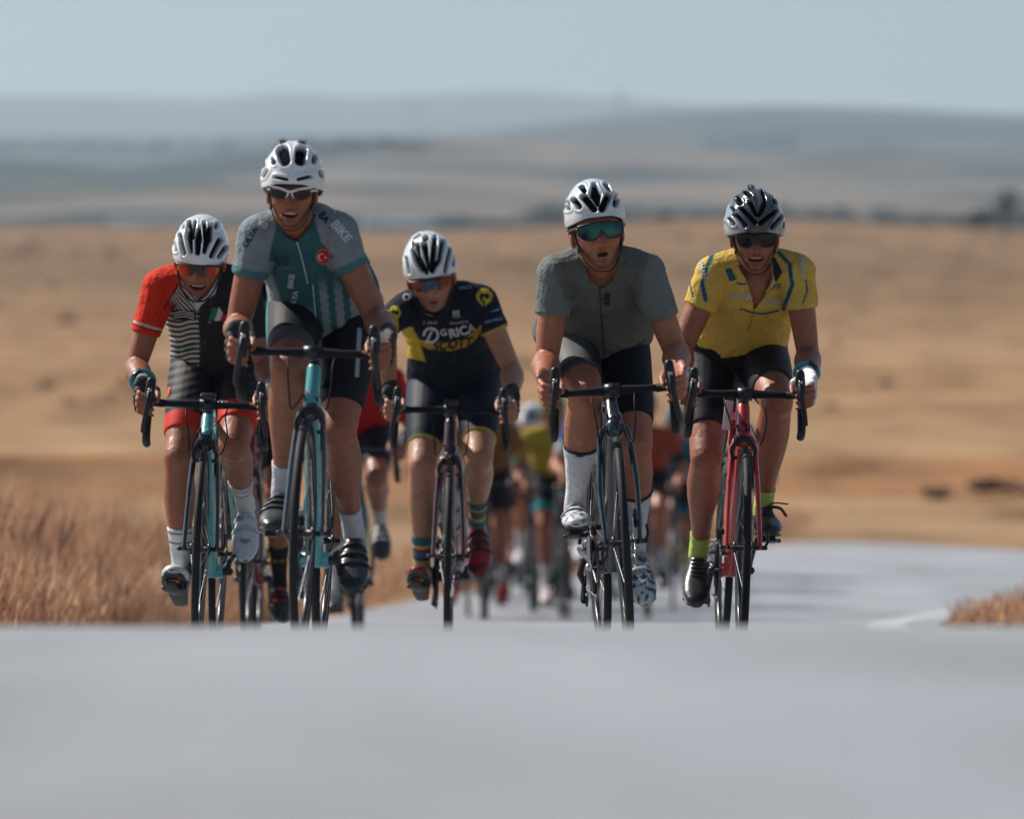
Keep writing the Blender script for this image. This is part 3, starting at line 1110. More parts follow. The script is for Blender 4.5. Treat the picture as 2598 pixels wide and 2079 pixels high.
# vents: (x0, z0, x1, z1, half width 0, half width 1) in the front view of the helmet as worn, x from -1 to 1, z from 0 at the brim to 1 at the crown
VENTS = {
    'ribs': [(-.02, .50, -.03, .22, .085, .055), (-.005, .70, -.02, .5, .03, .085),
             (-.36, .52, -.26, .24, .085, .04), (-.40, .82, -.37, .55, .05, .075), (-.17, .82, -.27, .50, .035, .06),
             (.33, .52, .22, .24, .085, .04), (.38, .74, .36, .5, .05, .08), (.15, .80, .27, .48, .035, .06),
             (-.72, .56, -.52, .21, .05, .05), (.74, .50, .47, .17, .06, .05), (-.92, .42, -.84, .28, .03, .04), (.93, .36, .72, .17, .05, .04), (-.62, .80, -.60, .70, .02, .03), (.58, .82, .56, .72, .02, .03)],
    'aero': [(-.32, .74, -.20, .50, .16, .14), (.28, .74, .28, .52, .135, .13), (-.48, .14, -.10, .10, .032, .03), (.25, .11, .62, .19, .032, .034),
             (-.80, .28, -.88, .20, .06, .06), (.88, .32, .93, .24, .05, .05), (-.62, .55, -.56, .46, .03, .06), (.70, .68, .68, .52, .055, .05), (-.94, .52, -.90, .42, .04, .05), (.90, .52, .93, .46, .02, .02), (-.48, .95, -.30, .97, .06, .06), (.22, .97, .38, .95, .06, .05)],
    'stripes': [(-.18, .66, -.02, .17, .085, .03), (-.16, .80, -.13, .82, .07, .07), (.20, .84, .12, .16, .05, .085), (-.45, .66, -.38, .42, .06, .05), (-.38, .42, -.08, .10, .05, .05), (-.62, .56, -.48, .34, .045, .05), (-.48, .34, -.30, .18, .05, .05), (-.30, .18, -.08, .10, .05, .04),
                (.48, .76, .38, .36, .055, .055), (.38, .36, .14, .16, .055, .05), (.76, .62, .62, .24, .045, .05), (.62, .24, .58, .12, .05, .04), (.94, .50, .88, .30, .03, .04), (-.85, .42, -.72, .12, .035, .035), (-.55, .82, -.35, .90, .035, .03), (-.62, .62, -.6, .72, .03, .03)],
    'diamond': [(-.02, .80, -.02, .55, .055, .13), (-.02, .55, .03, .30, .13, .04), (-.40, .50, -.10, .20, .075, .075), (.42, .52, .16, .20, .075, .075),
                (-.72, .46, -.58, .28, .06, .06), (.72, .50, .62, .30, .07, .06), (-.42, .76, -.36, .64, .06, .04), (.38, .80, .46, .68, .06, .05), (-.94, .34, -.88, .26, .03, .03), (.93, .42, .94, .30, .04, .04), (-.88, .46, -.87, .36, .02, .03), (.86, .54, .90, .44, .035, .04)],
    'vees': [(-.50, .50, -.06, .20, .045, .05), (.62, .48, .10, .20, .045, .05), (-.70, .38, -.38, .14, .05, .05), (.86, .40, .50, .12, .05, .05), (-.86, .30, -.74, .18, .03, .04), (.93, .26, .90, .16, .03, .03),
             (-.22, .62, -.02, .36, .05, .04), (.24, .62, .06, .36, .05, .04), (-.62, .76, -.54, .62, .05, .06), (-.34, .86, -.22, .78, .05, .05), (.18, .88, .24, .70, .045, .045), (.56, .78, .58, .66, .05, .05), (-.80, .55, -.74, .46, .03, .035)],
}


def helmet_mesh(cfg, Rp, lo):
    """Rp: how the head is turned, so the vents sit where the front view shows them"""
    nu, nv = (64, 28) if lo else (420, 180)
    az = np.linspace(0, 2 * np.pi, nu, endpoint=False)
    el = np.linspace(np.radians(-24), np.pi / 2 - .012, nv)
    A, E = np.meshgrid(az, el)
    ce, se = np.cos(E), np.sin(E)
    hw = cfg.get('hel_w', .0985)
    X = hw * ce * np.sin(A) * (1 + .03 * np.cos(A * 2))
    Yb = np.where(np.cos(A) > 0, .128, .150)
    Y = -Yb * ce * np.cos(A) + .012
    Z = .040 + np.where(se > 0, .127, .095) * se
    # brim: higher in front and at the temples, lower behind
    brim = .032 + .008 * np.cos(A * 1.0) * (np.cos(A) > 0) - .012 * sstep(.3, 1.0, np.abs(np.sin(A))) - .045 * (np.cos(A) < 0) * np.abs(np.cos(A))
    below = Z < brim
    Z = np.where(below, brim, Z)
    pull = np.where(below, .88, 1.0)
    P = np.stack([X, Y, Z], -1)
    Nn = np.stack([X / hw ** 2, (Y - .012) / Yb ** 2, (Z - .04) / .127 ** 2], -1)
    Nn /= np.linalg.norm(Nn, axis=-1, keepdims=True)
    R = np.array(Rp)
    Q = P @ R.T
    QN = Nn @ R.T
    sil = ~below
    x0, x1 = Q[..., 0][sil].min(), Q[..., 0][sil].max()
    z1 = Q[..., 2][sil].max()
    fb = Q[..., 2][:, (np.abs(A[0] - 0) < .2) | (np.abs(A[0] - 2 * np.pi) < .2)]
    zb = fb.min()
    xn = (Q[..., 0] - (x0 + x1) / 2) / ((x1 - x0) / 2)
    zn = (Q[..., 2] - zb) / (z1 - zb)
    zx = zn
    field = np.full(X.shape, 9.0)
    asp = (x1 - x0) / 2 / (z1 - zb)
    for (ax_, az_, bx, bz, wa, wb) in VENTS[cfg.get('helmet', 'ribs')]:
        px, pz = (xn - ax_), (zx - az_) / asp
        dx, dz = bx - ax_, (bz - az_) / asp
        t = np.clip((px * dx + pz * dz) / (dx * dx + dz * dz + 1e-9), 0, 1)
        dd = np.hypot(px - t * dx, pz - t * dz) - (wa + (wb - wa) * t) * cfg.get('vent_k', 1.3) - .006
        field = np.minimum(field, dd)
    front = QN[..., 1] < 0.12
    # behind the crown: long slots running to the back
    u = np.arctan2(P[..., 0] / hw, (P[..., 2] - .0) / .15)
    slot = np.full(X.shape, 9.0)
    for c0 in (-.95, -.5, 0, .5, .95):
        slot = np.minimum(slot, np.abs(u - c0) - .10)
    slot = np.where((QN[..., 1] > .22) & (P[..., 2] > .06) & (QN[..., 1] < .86), slot, 9.0)
    field = np.where(front, field, slot)
    field = np.where(below | (P[..., 2] < brim + .006), 9.0, field)
    soft = .013
    m = 1 - sstep(-soft, soft * .6, field)
    ridge = np.exp(-((field - .05) / .05) ** 2) * (field < 1)
    H = .0028 * ridge - .020 * m
    P = P + Nn * H[..., None]
    P[..., 0] *= np.where(below, .93, 1)
    P[..., 1] = np.where(below, (P[..., 1] - .012) * .93 + .012, P[..., 1])
    shell = np.array(cfg.get('hel_col', (.66, .70, .72)))
    C = np.ones(X.shape + (3,)) * shell
    if cfg.get('hel_side') is not None:
        k = sstep(.50, .62, np.abs(xn) + (.30 - zx) * .75)[..., None]
        C = C * (1 - k) + np.array(cfg['hel_side']) * k
    md = (1 - sstep(-.010, .004, field))[..., None]
    C = C * (1 - md) + np.array((.007, .008, .011)) * md
    dk = below[..., None] * 1.0
    C = C * (1 - dk) + np.array((.02, .02, .024)) * dk
    P, C = P.reshape(-1, 3), C.reshape(-1, 3)
    fs = []
    for j in range(nv - 1):
        for i in range(nu):
            i2 = (i + 1) % nu
            fs.append((j * nu + i, j * nu + i2, (j + 1) * nu + i2, (j + 1) * nu + i))
    fs.append(tuple((nv - 1) * nu + i for i in range(nu)))
    fs.append(tuple(range(nu - 1, -1, -1)))
    mb = MB()
    mb.v = [tuple(q) for q in P]
    mb.c = [tuple(q) for q in C]
    mb.f = fs
    return mb


def lens_patch(xa, xb, top, bot, y0, curv, colf, n=26, m=9, thick=.0022):
    """a curved lens between two outline functions of x"""
    vs, cs, fs = [], [], []
    for k in range(2):
        for j in range(m):
            for i in range(n):
                u = i / (n - 1)
                x = xa + (xb - xa) * u
                zt, zb = top(x), bot(x)
                z = zb + (zt - zb) * j / (m - 1)
                y = y0 + curv * x * x + (z + .005) ** 2 * 4 + (thick if k else 0)
                vs.append((x, y, z))
                cs.append(colf(u, j / (m - 1)))
    nm = n * m
    for k in range(2):
        for j in range(m - 1):
            for i in range(n - 1):
                a = k * nm + j * n + i
                q = (a, a + 1, a + n + 1, a + n)
                fs.append(q if k == 0 else q[::-1])
    rim = [i for i in range(n)] + [j * n + n - 1 for j in range(1, m)] + [(m - 1) * n + i for i in range(n - 2, -1, -1)] + [j * n for j in range(m - 2, 0, -1)]
    for a, b in zip(rim, rim[1:] + rim[:1]):
        fs.append((a, a + nm, b + nm, b))
    return vs, cs, fs, [vs[i] for i in rim]


def sunglasses(cfg, parent, HM):
    kind = cfg.get('glasses', 'shield')
    L = MB()
    Fm = MB()
    hexp = lambda x, w, k=4: max(0, 1 - abs(x / w) ** k)
    y0, cv = -.118, 5.2
    if kind == 'two':                      # half frame, two dark lenses
        top = lambda x: .012 - .004 * (abs(x) - .035) / .03 if abs(x) > .008 else .010
        for s in (-1, 1):
            bot = lambda x: -.024 * (hexp(abs(x) - .038, .034, 2.6) ** .8) + .004
            vs, cs, fs, rim = lens_patch(s * .009, s * .069, top, bot, y0, cv, lambda u, v: (.012, .014, .017))
            if s < 0:
                fs = [f[::-1] for f in fs]
            L.v += []
            b = len(L.v)
            L.v += vs
            L.c += cs
            L.f += [tuple(i + b for i in f) for f in fs]
        pts = []
        for i in range(41):
            x = -.072 + .144 * i / 40
            z = .013 + .010 * (abs(x) / .072) ** 1.5 - .007 * math.exp(-(x / .02) ** 2)
            pts.append((x, y0 - .001 + cv * x * x, z))
        Fm.tube(pts, (.0032, .0045), 8)
        for s in (-1, 1):
            Fm.tube([(s * .004, y0 + .000, .006), (s * .008, y0 + .001, -.004), (s * .0125, y0 + .004, -.014)], [.004, .0032, .002], 7)
        fcol = cfg.get('frame_col', (.70, .70, .70))
    elif kind == 'wayfarer':
        for s in (-1, 1):
            top = lambda x: .016
            bot = lambda x: .012 - .040 * (hexp(abs(x) - .037, .031, 3.2) ** .6)
            vs, cs, fs, rim = lens_patch(s * .0075, s * .0665, top, bot, y0, cv, lambda u, v: (.008, .009, .012))
            if s < 0:
                fs = [f[::-1] for f in fs]
            b = len(L.v)
            L.v += vs
            L.c += cs
            L.f += [tuple(i + b for i in f) for f in fs]
            Fm.tube([(p[0], p[1] - .001, p[2]) for p in rim], .0032, 7, closed=True)
        Fm.tube([(-.012, y0 - .001, .010), (0, y0 - .003, .012), (.012, y0 - .001, .010)], (.003, .005), 7)
        fcol = (.012, .012, .015)
    else:                                  # one piece shield
        h1, h2 = cfg.get('shield', (.020, -.030))
        top = lambda x: h1 - .006 * (abs(x) / .07) ** 3
        bot = lambda x: h2 * hexp(x, .0725, 6) ** .7 + (abs(h2) * .92) * math.exp(-(x / .0125) ** 2) * (1 if abs(x) < .04 else 0) + .002
        vs, cs, fs, rim = lens_patch(-.070, .070, top, bot, y0, cv, cfg['lens_col'], 61, 11)
        L.v, L.c, L.f = list(vs), list(cs), list(fs)
        if cfg.get('full_frame', True):
            Fm.tube([(p[0], p[1] - .0005, p[2]) for p in rim], .0026, 7, closed=True)
        else:
            Fm.tube([(x, y0 - .001 + cv * x * x + 4 * (top(x) + .005) ** 2, top(x)) for x in [-.07 + .14 * i / 30 for i in range(31)]], (.003, .0035), 7)
        fcol = cfg.get('frame_col', (.015, .015, .018))
    for s in (-1, 1):
        Fm.tube(bez([(s * .0700, y0 + cv * .0049 + .002, .010), (s * .0815, -.060, .012), (s * .086, -.01, .010), (s * .084, .02, .004)], 12), (.0026, .0045), 7)
    fo = Fm
    fo.c = [fcol] * len(fo.v)
    g = fo.build('sunglasses', M_SHOE, parent, usecol=True)
    g.matrix_basis = HM
    if kind == 'shield':
        L.build('lens', M_LENS, g, usecol=True)
    else:
        h = len(L.v) // 2
        for q in (0, 1):
            one = MB()
            one.v, one.c = L.v[q * h:(q + 1) * h], L.c[q * h:(q + 1) * h]
            one.f = [tuple(i - q * h for i in f) for f in L.f if q * h <= f[0] < (q + 1) * h]
            one.build('lens', M_DARKLENS, g, usecol=True)
    return g


def shoe_parts(kind, B, f, up, side, s, parent, col, lo, detail, pattern=None):
    """B: contact point under the ball of the foot; f: heel to toe; up: away from the sole"""
    L = .278
    x = Vector(side)
    def at(t, h, w=0.0):
        return B + f * ((t - .68) * L) + up * h + x * w
    st0 = [(0.0, .020, .030), (.06, .030, .060), (.18, .033, .080), (.32, .035, .084), (.45, .040, .074), (.58, .046, .062), (.70, .0475, .052), (.82, .043, .043), (.92, .033, .035), (.985, .018, .024)]
    st = st0
    if not lo:
        ts_ = np.unique(np.concatenate([np.linspace(0, .985, 44), [q[0] for q in st0]]))
        st = [(float(t), float(np.interp(t, [q[0] for q in st0], [q[1] for q in st0])), float(np.interp(t, [q[0] for q in st0], [q[2] for q in st0]))) for t in ts_]
    mb = MB()
    n = 22 if lo else 36
    rings = []
    vs, fs, cs = [], [], []
    skew = -s * .006
    for t, w, h in st:
        base = len(vs)
        for k in range(n):
            a = 2 * math.pi * k / n
            cx, cz = math.cos(a), math.sin(a)
            z = h * .5 + h * .5 * math.copysign(abs(cz) ** .75, cz)
            ww = w * math.copysign(abs(cx) ** .8, cx) * (1 - .22 * max(0, cz))
            vs.append(at(t, z, ww + skew * (t - .5)))
            c = col
            if pattern == 'spots':             # dark mesh panels printed on a white upper
                q = noise.noise(Vector((t * 16, ww * 75, z * 60 + s)))
                if q > .20 and z > .012:
                    c = (.06, .065, .075)
                elif q > .10 and z > .012:
                    c = tuple(x_ * .55 for x_ in col)
            elif pattern == 'toe':             # a darker toe box, rand and tongue
                if t > .86 or z < .010:
                    c = tuple(x_ * .45 for x_ in col)
                elif abs(ww) < .012 and cz > 0 and .30 < t < .62:
                    c = tuple(x_ * .5 for x_ in col)
            elif pattern == 'vent':
                if .72 < t < .80 and abs(ww) < .018 and cz > 0 and int(ww * 400) % 3 == 0:
                    c = tuple(x_ * .4 for x_ in col)
                elif z < .006:
                    c = tuple(x_ * .6 for x_ in col)
            cs.append(c)
        rings.append(base)
    for i in range(len(rings) - 1):
        for k in range(n):
            k2 = (k + 1) % n
            fs.append((rings[i] + k, rings[i] + k2, rings[i + 1] + k2, rings[i + 1] + k))
    fs.append(tuple(rings[0] + k for k in range(n - 1, -1, -1)))
    fs.append(tuple(rings[-1] + k for k in range(n)))
    mb.add(vs, fs, col)
    mb.c = list(cs)
    mb.tube([at(.10, .070), at(.13, .095)], [(.033, .038), (.034, .036)], 16, side=x, col=col)
    o = mb.build('shoe', M_SHOE, parent, usecol=True)
    if lo:
        return o
    sm = MB()
    sm.tube([at(.03, -.003), at(.25, -.004), at(.45, -.003), at(.68, -.005), at(.86, -.001), at(.97, .008)], [(.024, .006), (.031, .006), (.034, .006), (.0465, .006), (.038, .006), (.018, .005)], 14, side=x)
    sm.box(at(.66, -.011), (.045, .06, .008), Matrix((x, f, up)).transposed())
    sm.build('sole', M_SOLE, o)
    if kind in ('strap', 'dial'):
        for t in ((.40, .52, .64) if kind == 'strap' else (.36, .55)):
            w = np.interp(t, [q[0] for q in st], [q[1] for q in st])
            h = np.interp(t, [q[0] for q in st], [q[2] for q in st])
            pts = []
            for k in range(15):
                a = math.pi * (.02 + .96 * k / 14)
                cx, cz = math.cos(a), math.sin(a)
                pts.append(at(t, h * .5 + h * .5 * cz ** .75 + .002, (w + .002) * math.copysign(abs(cx) ** .8, cx) * (1 - .22 * cz)))
            sb = MB().tube(pts, (.003, .010), 8, side=up)
            sb.c = [detail] * len(sb.v)
            sb.build('shoe_strap', M_SHOE, o, usecol=True)
    if kind == 'dial':
        for t in (.40,):
            d = MB().tube([at(t, .072, -s * .018), at(t, .080, -s * .020)], [.013, .011], 14, cap='flat')
            d.c = [(.25, .26, .28)] * len(d.v)
            d.build('shoe_dial', M_SHOE, o, usecol=True)
    if kind == 'lace':
        for i in range(5):
            t = .36 + i * .06
            h = np.interp(t, [q[0] for q in st], [q[2] for q in st])
            lb = MB().tube([at(t, h - .004, -.022), at(t + .015, h + .003, 0), at(t, h - .004, .022)], .0032, 6)
            lb.c = [detail] * len(lb.v)
            lb.build('shoelace', M_SHOE, o, usecol=True)
        if s > 0:
            lb = MB().tube(bez([at(.34, .085, .0), at(.36, .10, .03), at(.38, .098, .075)], 8), .0028, 6)
            lb.tube(bez([at(.34, .085, .0), at(.42, .085, .045), at(.5, .06, .066)], 8), .0055, 6)
            lb.c = [detail] * len(lb.v)
            lb.build('shoelace', M_SHOE, o, usecol=True)
    return o


def hand_prims(s, T, bare_to=9):
    """hand resting on a brake hood; returns primitive lists: palm segments, fingers (list of joints with radii)"""
    w = BARW
    c = lambda x, y, z: T @ (CLAMP + V3(s * (w + x), y, z))
    wrist = c(.026, .060, .062)
    palm = [(wrist, (.026, .018)), (c(.026, .015, .058), (.033, .018)), (c(.030, -.030, .044), (.040, .017)), (c(.034, -.062, .028), (.040, .015))]
    fingers = []
    for i in range(4):
        z = .050 - i * .0200
        r = (.0100, .0102, .0098, .0086)[i]
        o = (.000, .004, .004, .001)[i]
        yy = (-.080, -.082, -.078, -.070)[i]
        fingers.append([(c(.032 + o * .5, -.052, z - .006), r * 1.08), (c(.041 + o, yy, z - .012), r * 1.05), (c(.033 + o, yy - .038, z - .026), r), (c(.010, yy - .046, z - .036), r * .95), (c(-.012, yy - .034, z - .038), r * .82)])
    thumb = [(c(.004, .004, .052), .015), (c(-.018, -.028, .040), .0128), (c(-.027, -.058, .022), .0112), (c(-.024, -.078, .002), .0095)]
    return wrist, palm, fingers, thumb


def rider(cfg):
    lo = cfg.get('lo', False)
    d0 = cfg['d']
    key = cfg['key']
    # ---- where the bicycle stands
    X = px2x(cfg['wheel_px'], d0)
    slope = math.atan((drop(d0 + 1.0) - drop(d0)) / 1.0)
    ground = Matrix.Translation((X, d0, gz(d0)))
    M = ground @ Matrix.Rotation(math.radians(cfg.get('yaw', 0)), 4, 'Z') @ Matrix.Rotation(math.radians(cfg.get('lean', 0)), 4, 'Y') @ Matrix.Rotation(-slope, 4, 'X') @ Matrix.Translation((0, -AX_F.y, 0))
    Mi = M.inverted()
    global CLAMP, HT_TOP, BARW
    BARW = cfg.get('barw', .194)
    dz = cfg.get('bar_dz', 0)
    CLAMP = V3(0, -.492, .884 + dz)
    HT_TOP = V3(0, -.402 - dz * .29, .838 + dz * .9)
    bk_parts = bike(cfg, M)

    def P(v, yl):
        """a point read off the photograph (2156 px wide view), at rider depth yl behind the crank axle"""
        px, py = v[0] * 1.2050, v[1] * 1.2052
        D = d0 - AX_F.y + yl
        q = Mi @ Vector((px2x(px, D), D, px2z(py, D)))
        return q

    root = empty('person', M)
    tag(root, cfg['label'], 'person', 'cyclists riding towards the camera')
    steer = math.radians(cfg.get('steer', 0))
    T = Matrix.Translation(CROWN) @ Matrix.Rotation(steer, 4, STEER) @ Matrix.Translation(-CROWN)
    k = cfg.get('build', 1.0)
    # ---- joints
    hipc = V3(cfg.get('hip_x', 0), cfg.get('hip_y', .135), cfg.get('hip_z', 1.015))
    hips = {s: hipc + V3(s * .088, 0, -.005) for s in (-1, 1)}
    ysh = cfg.get('ysh', -.17)
    if 'sh' in cfg:
        sh = {-1: P(cfg['sh'][0], ysh), 1: P(cfg['sh'][1], ysh)}
        headc = P(cfg['eye'], ysh - .185)
    else:
        z = cfg.get('shz', 1.27)
        sh = {s: V3(s * .175, ysh, z) for s in (-1, 1)}
        headc = V3(cfg.get('hx', 0), ysh - .185, cfg.get('hz', z + .15))
    shc = (sh[-1] + sh[1]) / 2
    Hrot = Matrix.Rotation(math.radians(cfg.get('h_yaw', 0)), 3, 'Z') @ Matrix.Rotation(math.radians(cfg.get('h_roll', 0)), 3, 'Y') @ Matrix.Rotation(math.radians(cfg.get('h_pitch', 8)), 3, 'X')
    hs = cfg.get('head_s', 1.0)
    # the face sits in front of the neck pivot
    HM = Matrix.Translation(headc + Hrot @ V3(0, .10, 0)) @ (Hrot * hs).to_4x4()
    hand = {}
    for s in (-1, 1):
        hand[s] = hand_prims(s, T)
    arms, legs, slv_t = {}, {}, {}
    for s in (-1, 1):
        W = hand[s][0]
        la = (W - sh[s]).length
        lu, lf = .285, .25
        if la > (lu + lf) * .985:
            q = la / ((lu + lf) * .985)
            lu, lf = lu * q, lf * q
        best = None
        ax_ = (W - sh[s]).normalized()
        e1 = ax_.orthogonal().normalized()
        e2 = ax_.cross(e1)
        for q in range(72):
            pole = e1 * math.cos(q * math.pi / 36) + e2 * math.sin(q * math.pi / 36)
            E, W2 = ik(sh[s], W, lu, lf, pole)
            if 'elb' in cfg:
                w_ = M @ E
                tx, ty = cfg['elb'][0 if s < 0 else 1]
                err = abs((w_.x / w_.y * F_PX + 1299) / 1.205 - tx) + .9 * abs((-w_.z / w_.y * F_PX + 1039.5) / 1.2052 - ty)
            else:
                err = -pole.dot(V3(s * .45, .3, -.8))
            if best is None or err < best[0]:
                best = (err, E, W2)
        E, W2 = best[1:]
        arms[s] = (sh[s], E, W)
        slv_t[s] = cfg.get('sleeve', .72)
        if 'hemv' in cfg:
            ys_ = [(-(M @ q).z / (M @ q).y * F_PX + 1039.5) / 1.2052 for q in (sh[s], E)]
            slv_t[s] = min(.88, max(.42, (cfg['hemv'][0 if s < 0 else 1] - ys_[0]) / (ys_[1] - ys_[0] + 1e-6)))
    th = math.radians(cfg['theta'])
    feet = {}
    for i, s in enumerate((-1, 1)):
        pp = pedal_pos(th, s)
        ph = math.radians(cfg['foot'][i])
        f = V3(0, -math.cos(ph), math.sin(ph))
        out = math.radians(cfg.get('toe_out', (4, 4))[i])
        f = (f + V3(s * math.sin(out), 0, 0)).normalized()
        x = V3(1, 0, 0)
        x = (x - f * x.dot(f)).normalized()
        up = x.cross(f) * -1
        B = pp + up * .028
        ankle = B - f * .135 + up * .085
        lt, ls = .435, .425
        L = (ankle - hips[s]).length
        if L > (lt + ls) * .992:
            q = L / ((lt + ls) * .992)
            lt, ls = lt * q, ls * q
        K, A2 = ik(hips[s], ankle, lt, ls, V3(0, -1, .15))
        kx = cfg.get('knee', (None, None))[i]
        if kx is not None:
            target = P((kx, 900), K.y)
            K = V3(target.x, K.y, K.z)
        legs[s] = (hips[s], K, ankle)
        feet[s] = (B, f, up, x, ankle)
    # ---- torso line
    u = (shc - hipc)
    tl = u.length
    un = u.normalized()
    lat = (sh[1] - sh[-1]).normalized()
    back = lat.cross(un)
    if back.z < 0:
        back = -back
    tor = [(-.17, .125, .085, 0), (-.05, .160, .108, 0), (.08, .168, .116, .002), (.25, .158, .112, .012), (.45, .152, .110, .026), (.65, .163, .116, .034), (.82, .162, .110, .028), (.93, .135, .088, .026), (1.0, .100, .062, .030), (1.04, .070, .040, .034)]
    tk = cfg.get('torso_w', 1.0)

    def torso(mb, infl, t0=-9, t1=9, sagk=0.0):
        rows = [r for r in tor if t0 <= r[0] <= t1]
        pts = [hipc + un * (tl * t) + back * o + V3(0, 0, 0) for t, w, d, o in rows]
        mb.tube(pts, [(w * tk + infl, d + infl + sagk * math.exp(-((t - .3) / .3) ** 2)) for t, w, d, o in rows], 30, side=lat)

    neck0 = shc - un * .01 + back * .028
    neck1 = HM @ V3(0, .035, -.06)

    # ---- body: one continuous skin
    vox = .0125 if lo else .0042
    mb = MB()
    torso(mb, 0)
    mb.tube([neck0 - un * .04, neck0.lerp(neck1, .5), neck1, HM @ V3(0, .03, -.01)], [.072, .060, .058, .056], 20)
    ua, fa = scaled(UPPER, k), scaled(FORE, k)
    tp, sp_ = scaled(THIGH, k), scaled(SHIN, k)
    for s in (-1, 1):
        S, E, W = arms[s]
        mb.tube([shc + back * .030, shc.lerp(S, .5) + back * .026, S + back * .004], [(.05, .05), (.054, .055), (.056, .056)], 16)
        mb.ball(S, .059 * k)
        out = V3(s, 0, 0)
        limb(mb, S, E, ua, out, n=18)
        limb(mb, E, W, fa, (W - E).cross(V3(0, 0, 1)) if False else out, n=18)
        mb.ball(E, .039 * k)
        H_, K, A = legs[s]
        ax = (A - K).normalized()
        bk = V3(0, 1, 0)
        limb(mb, H_, K, tp, (1, 0, 0), back=(0, 1, -.3), n=22)
        limb(mb, K, A, sp_, (1, 0, 0), back=bk, n=22)
        kf = ((K - H_).normalized() - ax).normalized()
        mb.ball(K + kf * .018, (.038 * k, .036 * k, .040 * k))
        mb.ball(K + ax * .062 + kf * .016, .020 * k)
        B, f, up, x, ank = feet[s]
        mb.tube([ank, B - f * .16 + up * .04], [.028, .020], 12)
        mb.tube([ank - up * .01, B - f * .03 + up * .035, B + f * .05 + up * .025], [(.022, .022), (.022, .013), (.016, .009)], 12, side=x)
        wr, palm, fingers, thumb = hand[s]
        mb.tube([W.lerp(E, .06)] + [p for p, r in palm], [(.027, .022)] + [r for p, r in palm], 16, side=T.to_3x3() @ V3(s * .35, 0, 1))
        for fg in (fingers if not lo else fingers[::2]):
            mb.tube([p for p, r in fg], [r * (1.5 if lo else 1) for p, r in fg], 10)
        mb.tube([p for p, r in thumb], [r for p, r in thumb], 10)
    me = remesh(mb, vox, 3 if lo else 4)
    co = co_of(me)
    base = np.array(SKIN_T[cfg.get('skin', 'tan')])
    C = np.ones((len(co), 3)) * base
    for s in (-1, 1):
        for j, r, a in ((legs[s][1], .07, .5), (arms[s][1], .05, .4), (Vector(hand[s][2][1][2][0]), .05, .5)):
            q = np.exp(-(np.linalg.norm(co - np.array(j), axis=1) / r) ** 2)
            C *= 1 + (q * a)[:, None] * np.array([.10, -.16, -.16])
        # tan lines: paler towards the thigh and shoulder, browner on forearm and calf
        dd, t = seg_dist(co, arms[s][1], arms[s][2])
        C = np.where((dd < .055)[:, None], C * np.array([.92, .86, .82]), C)
    # head joined to the same mesh
    hm = head_mesh(cfg, lo)
    hv = np.array(hm.v) @ np.array(HM.to_3x3()).T + np.array(HM.translation)
    nb = len(co)
    bm = bmesh.new()
    bm.from_mesh(me)
    vs = [bm.verts.new(p) for p in hv]
    for f_ in hm.f:
        try:
            bm.faces.new([vs[i] for i in f_]).smooth = True
        except ValueError:
            pass
    bm.to_mesh(me)
    bm.free()
    me.polygons.foreach_set('use_smooth', np.ones(len(me.polygons), bool))
    set_col(me, np.concatenate([C, np.array(hm.c)]))
    me.materials.clear()
    me.materials.append(M_SKIN)
    me.name = 'body'
    body = link(bpy.data.objects.new('body', me), root)

    ctx = dict(cfg=cfg, root=root, M=M, Mi=Mi, P=P, arms=arms, legs=legs, sh=sh, shc=shc, hipc=hipc, un=un, lat=lat, back=back, tl=tl, HM=HM, T=T, d0=d0, hand=hand, bike=bk_parts)

    def vpos(co):
        """front view coordinates (2156 px wide view) of local points"""
        Mn = np.array(M)
        w = co @ Mn[:3, :3].T + Mn[:3, 3]
        return (w[:, 0] / w[:, 1] * F_PX + 1299) / 1.205, (-w[:, 2] / w[:, 1] * F_PX + 1039.5) / 1.2052
    ctx['vpos'] = vpos

    # ---- jersey
    mb = MB()
    torso(mb, .0085, cfg.get('jt0', .02), .97, cfg.get('sag', .0))
    ctx['sl'] = slv_t
    for s in (-1, 1):
        S, E, W = arms[s]
        sl = slv_t[s]
        mb.tube([shc.lerp(S, .15) + back * .030, shc.lerp(S, .5) + back * .026, S + back * .004], [(.064, .066), (.066, .067), (.062, .062)], 16)
        mb.ball(S, .063 * k)
        rows = [r for r in ua if r[0] < sl - .04]
        wE = np.interp(sl, [r[0] for r in ua], [r[1] for r in ua])
        dE = np.interp(sl, [r[0] for r in ua], [r[2] for r in ua])
        limb(mb, S, E, rows + [(sl - .02, wE, dE, 0), (sl, wE + .0005, dE + .0005, 0)], V3(s, 0, 0), infl=.0072, cap='flat')
    jm = remesh(mb, .0115 if lo else cfg.get('jvox', .0048), 3 if lo else 3)
    co, nn = co_of(jm), no_of(jm)
    dist = {}
    for s in (-1, 1):
        dd, t = seg_dist(co, arms[s][0], arms[s][1])
        dist[s] = (dd / np.interp(t, [0, .3, 1], [.078, .0655, .061]) * .085 / k, t)
    if not lo:                             # cloth folds
        rs = np.random.RandomState(hash(key) % 1000)
        o1 = cfg.get('seed', 1) * 7.3
        h = np.empty(len(co))
        a_un, a_lat = np.array(un), np.array(lat)
        q1 = (co - np.array(hipc)) @ a_un
        q2 = (co - np.array(hipc)) @ a_lat
        q3 = (co - np.array(hipc)) @ np.array(back)
        waist = np.exp(-((q1 / tl - .16) / .22) ** 2)
        arm = np.zeros(len(co))
        for s in (-1, 1):
            dd, t = dist[s]
            pit = np.linalg.norm(co - np.array(sh[s] - un * .09), axis=1)
            arm = np.maximum(arm, np.exp(-(pit / .10) ** 2))
            arm = np.maximum(arm, (dd < .075) * .55 * (t > .25))
        amp = .0018 + .0058 * waist + .0055 * arm
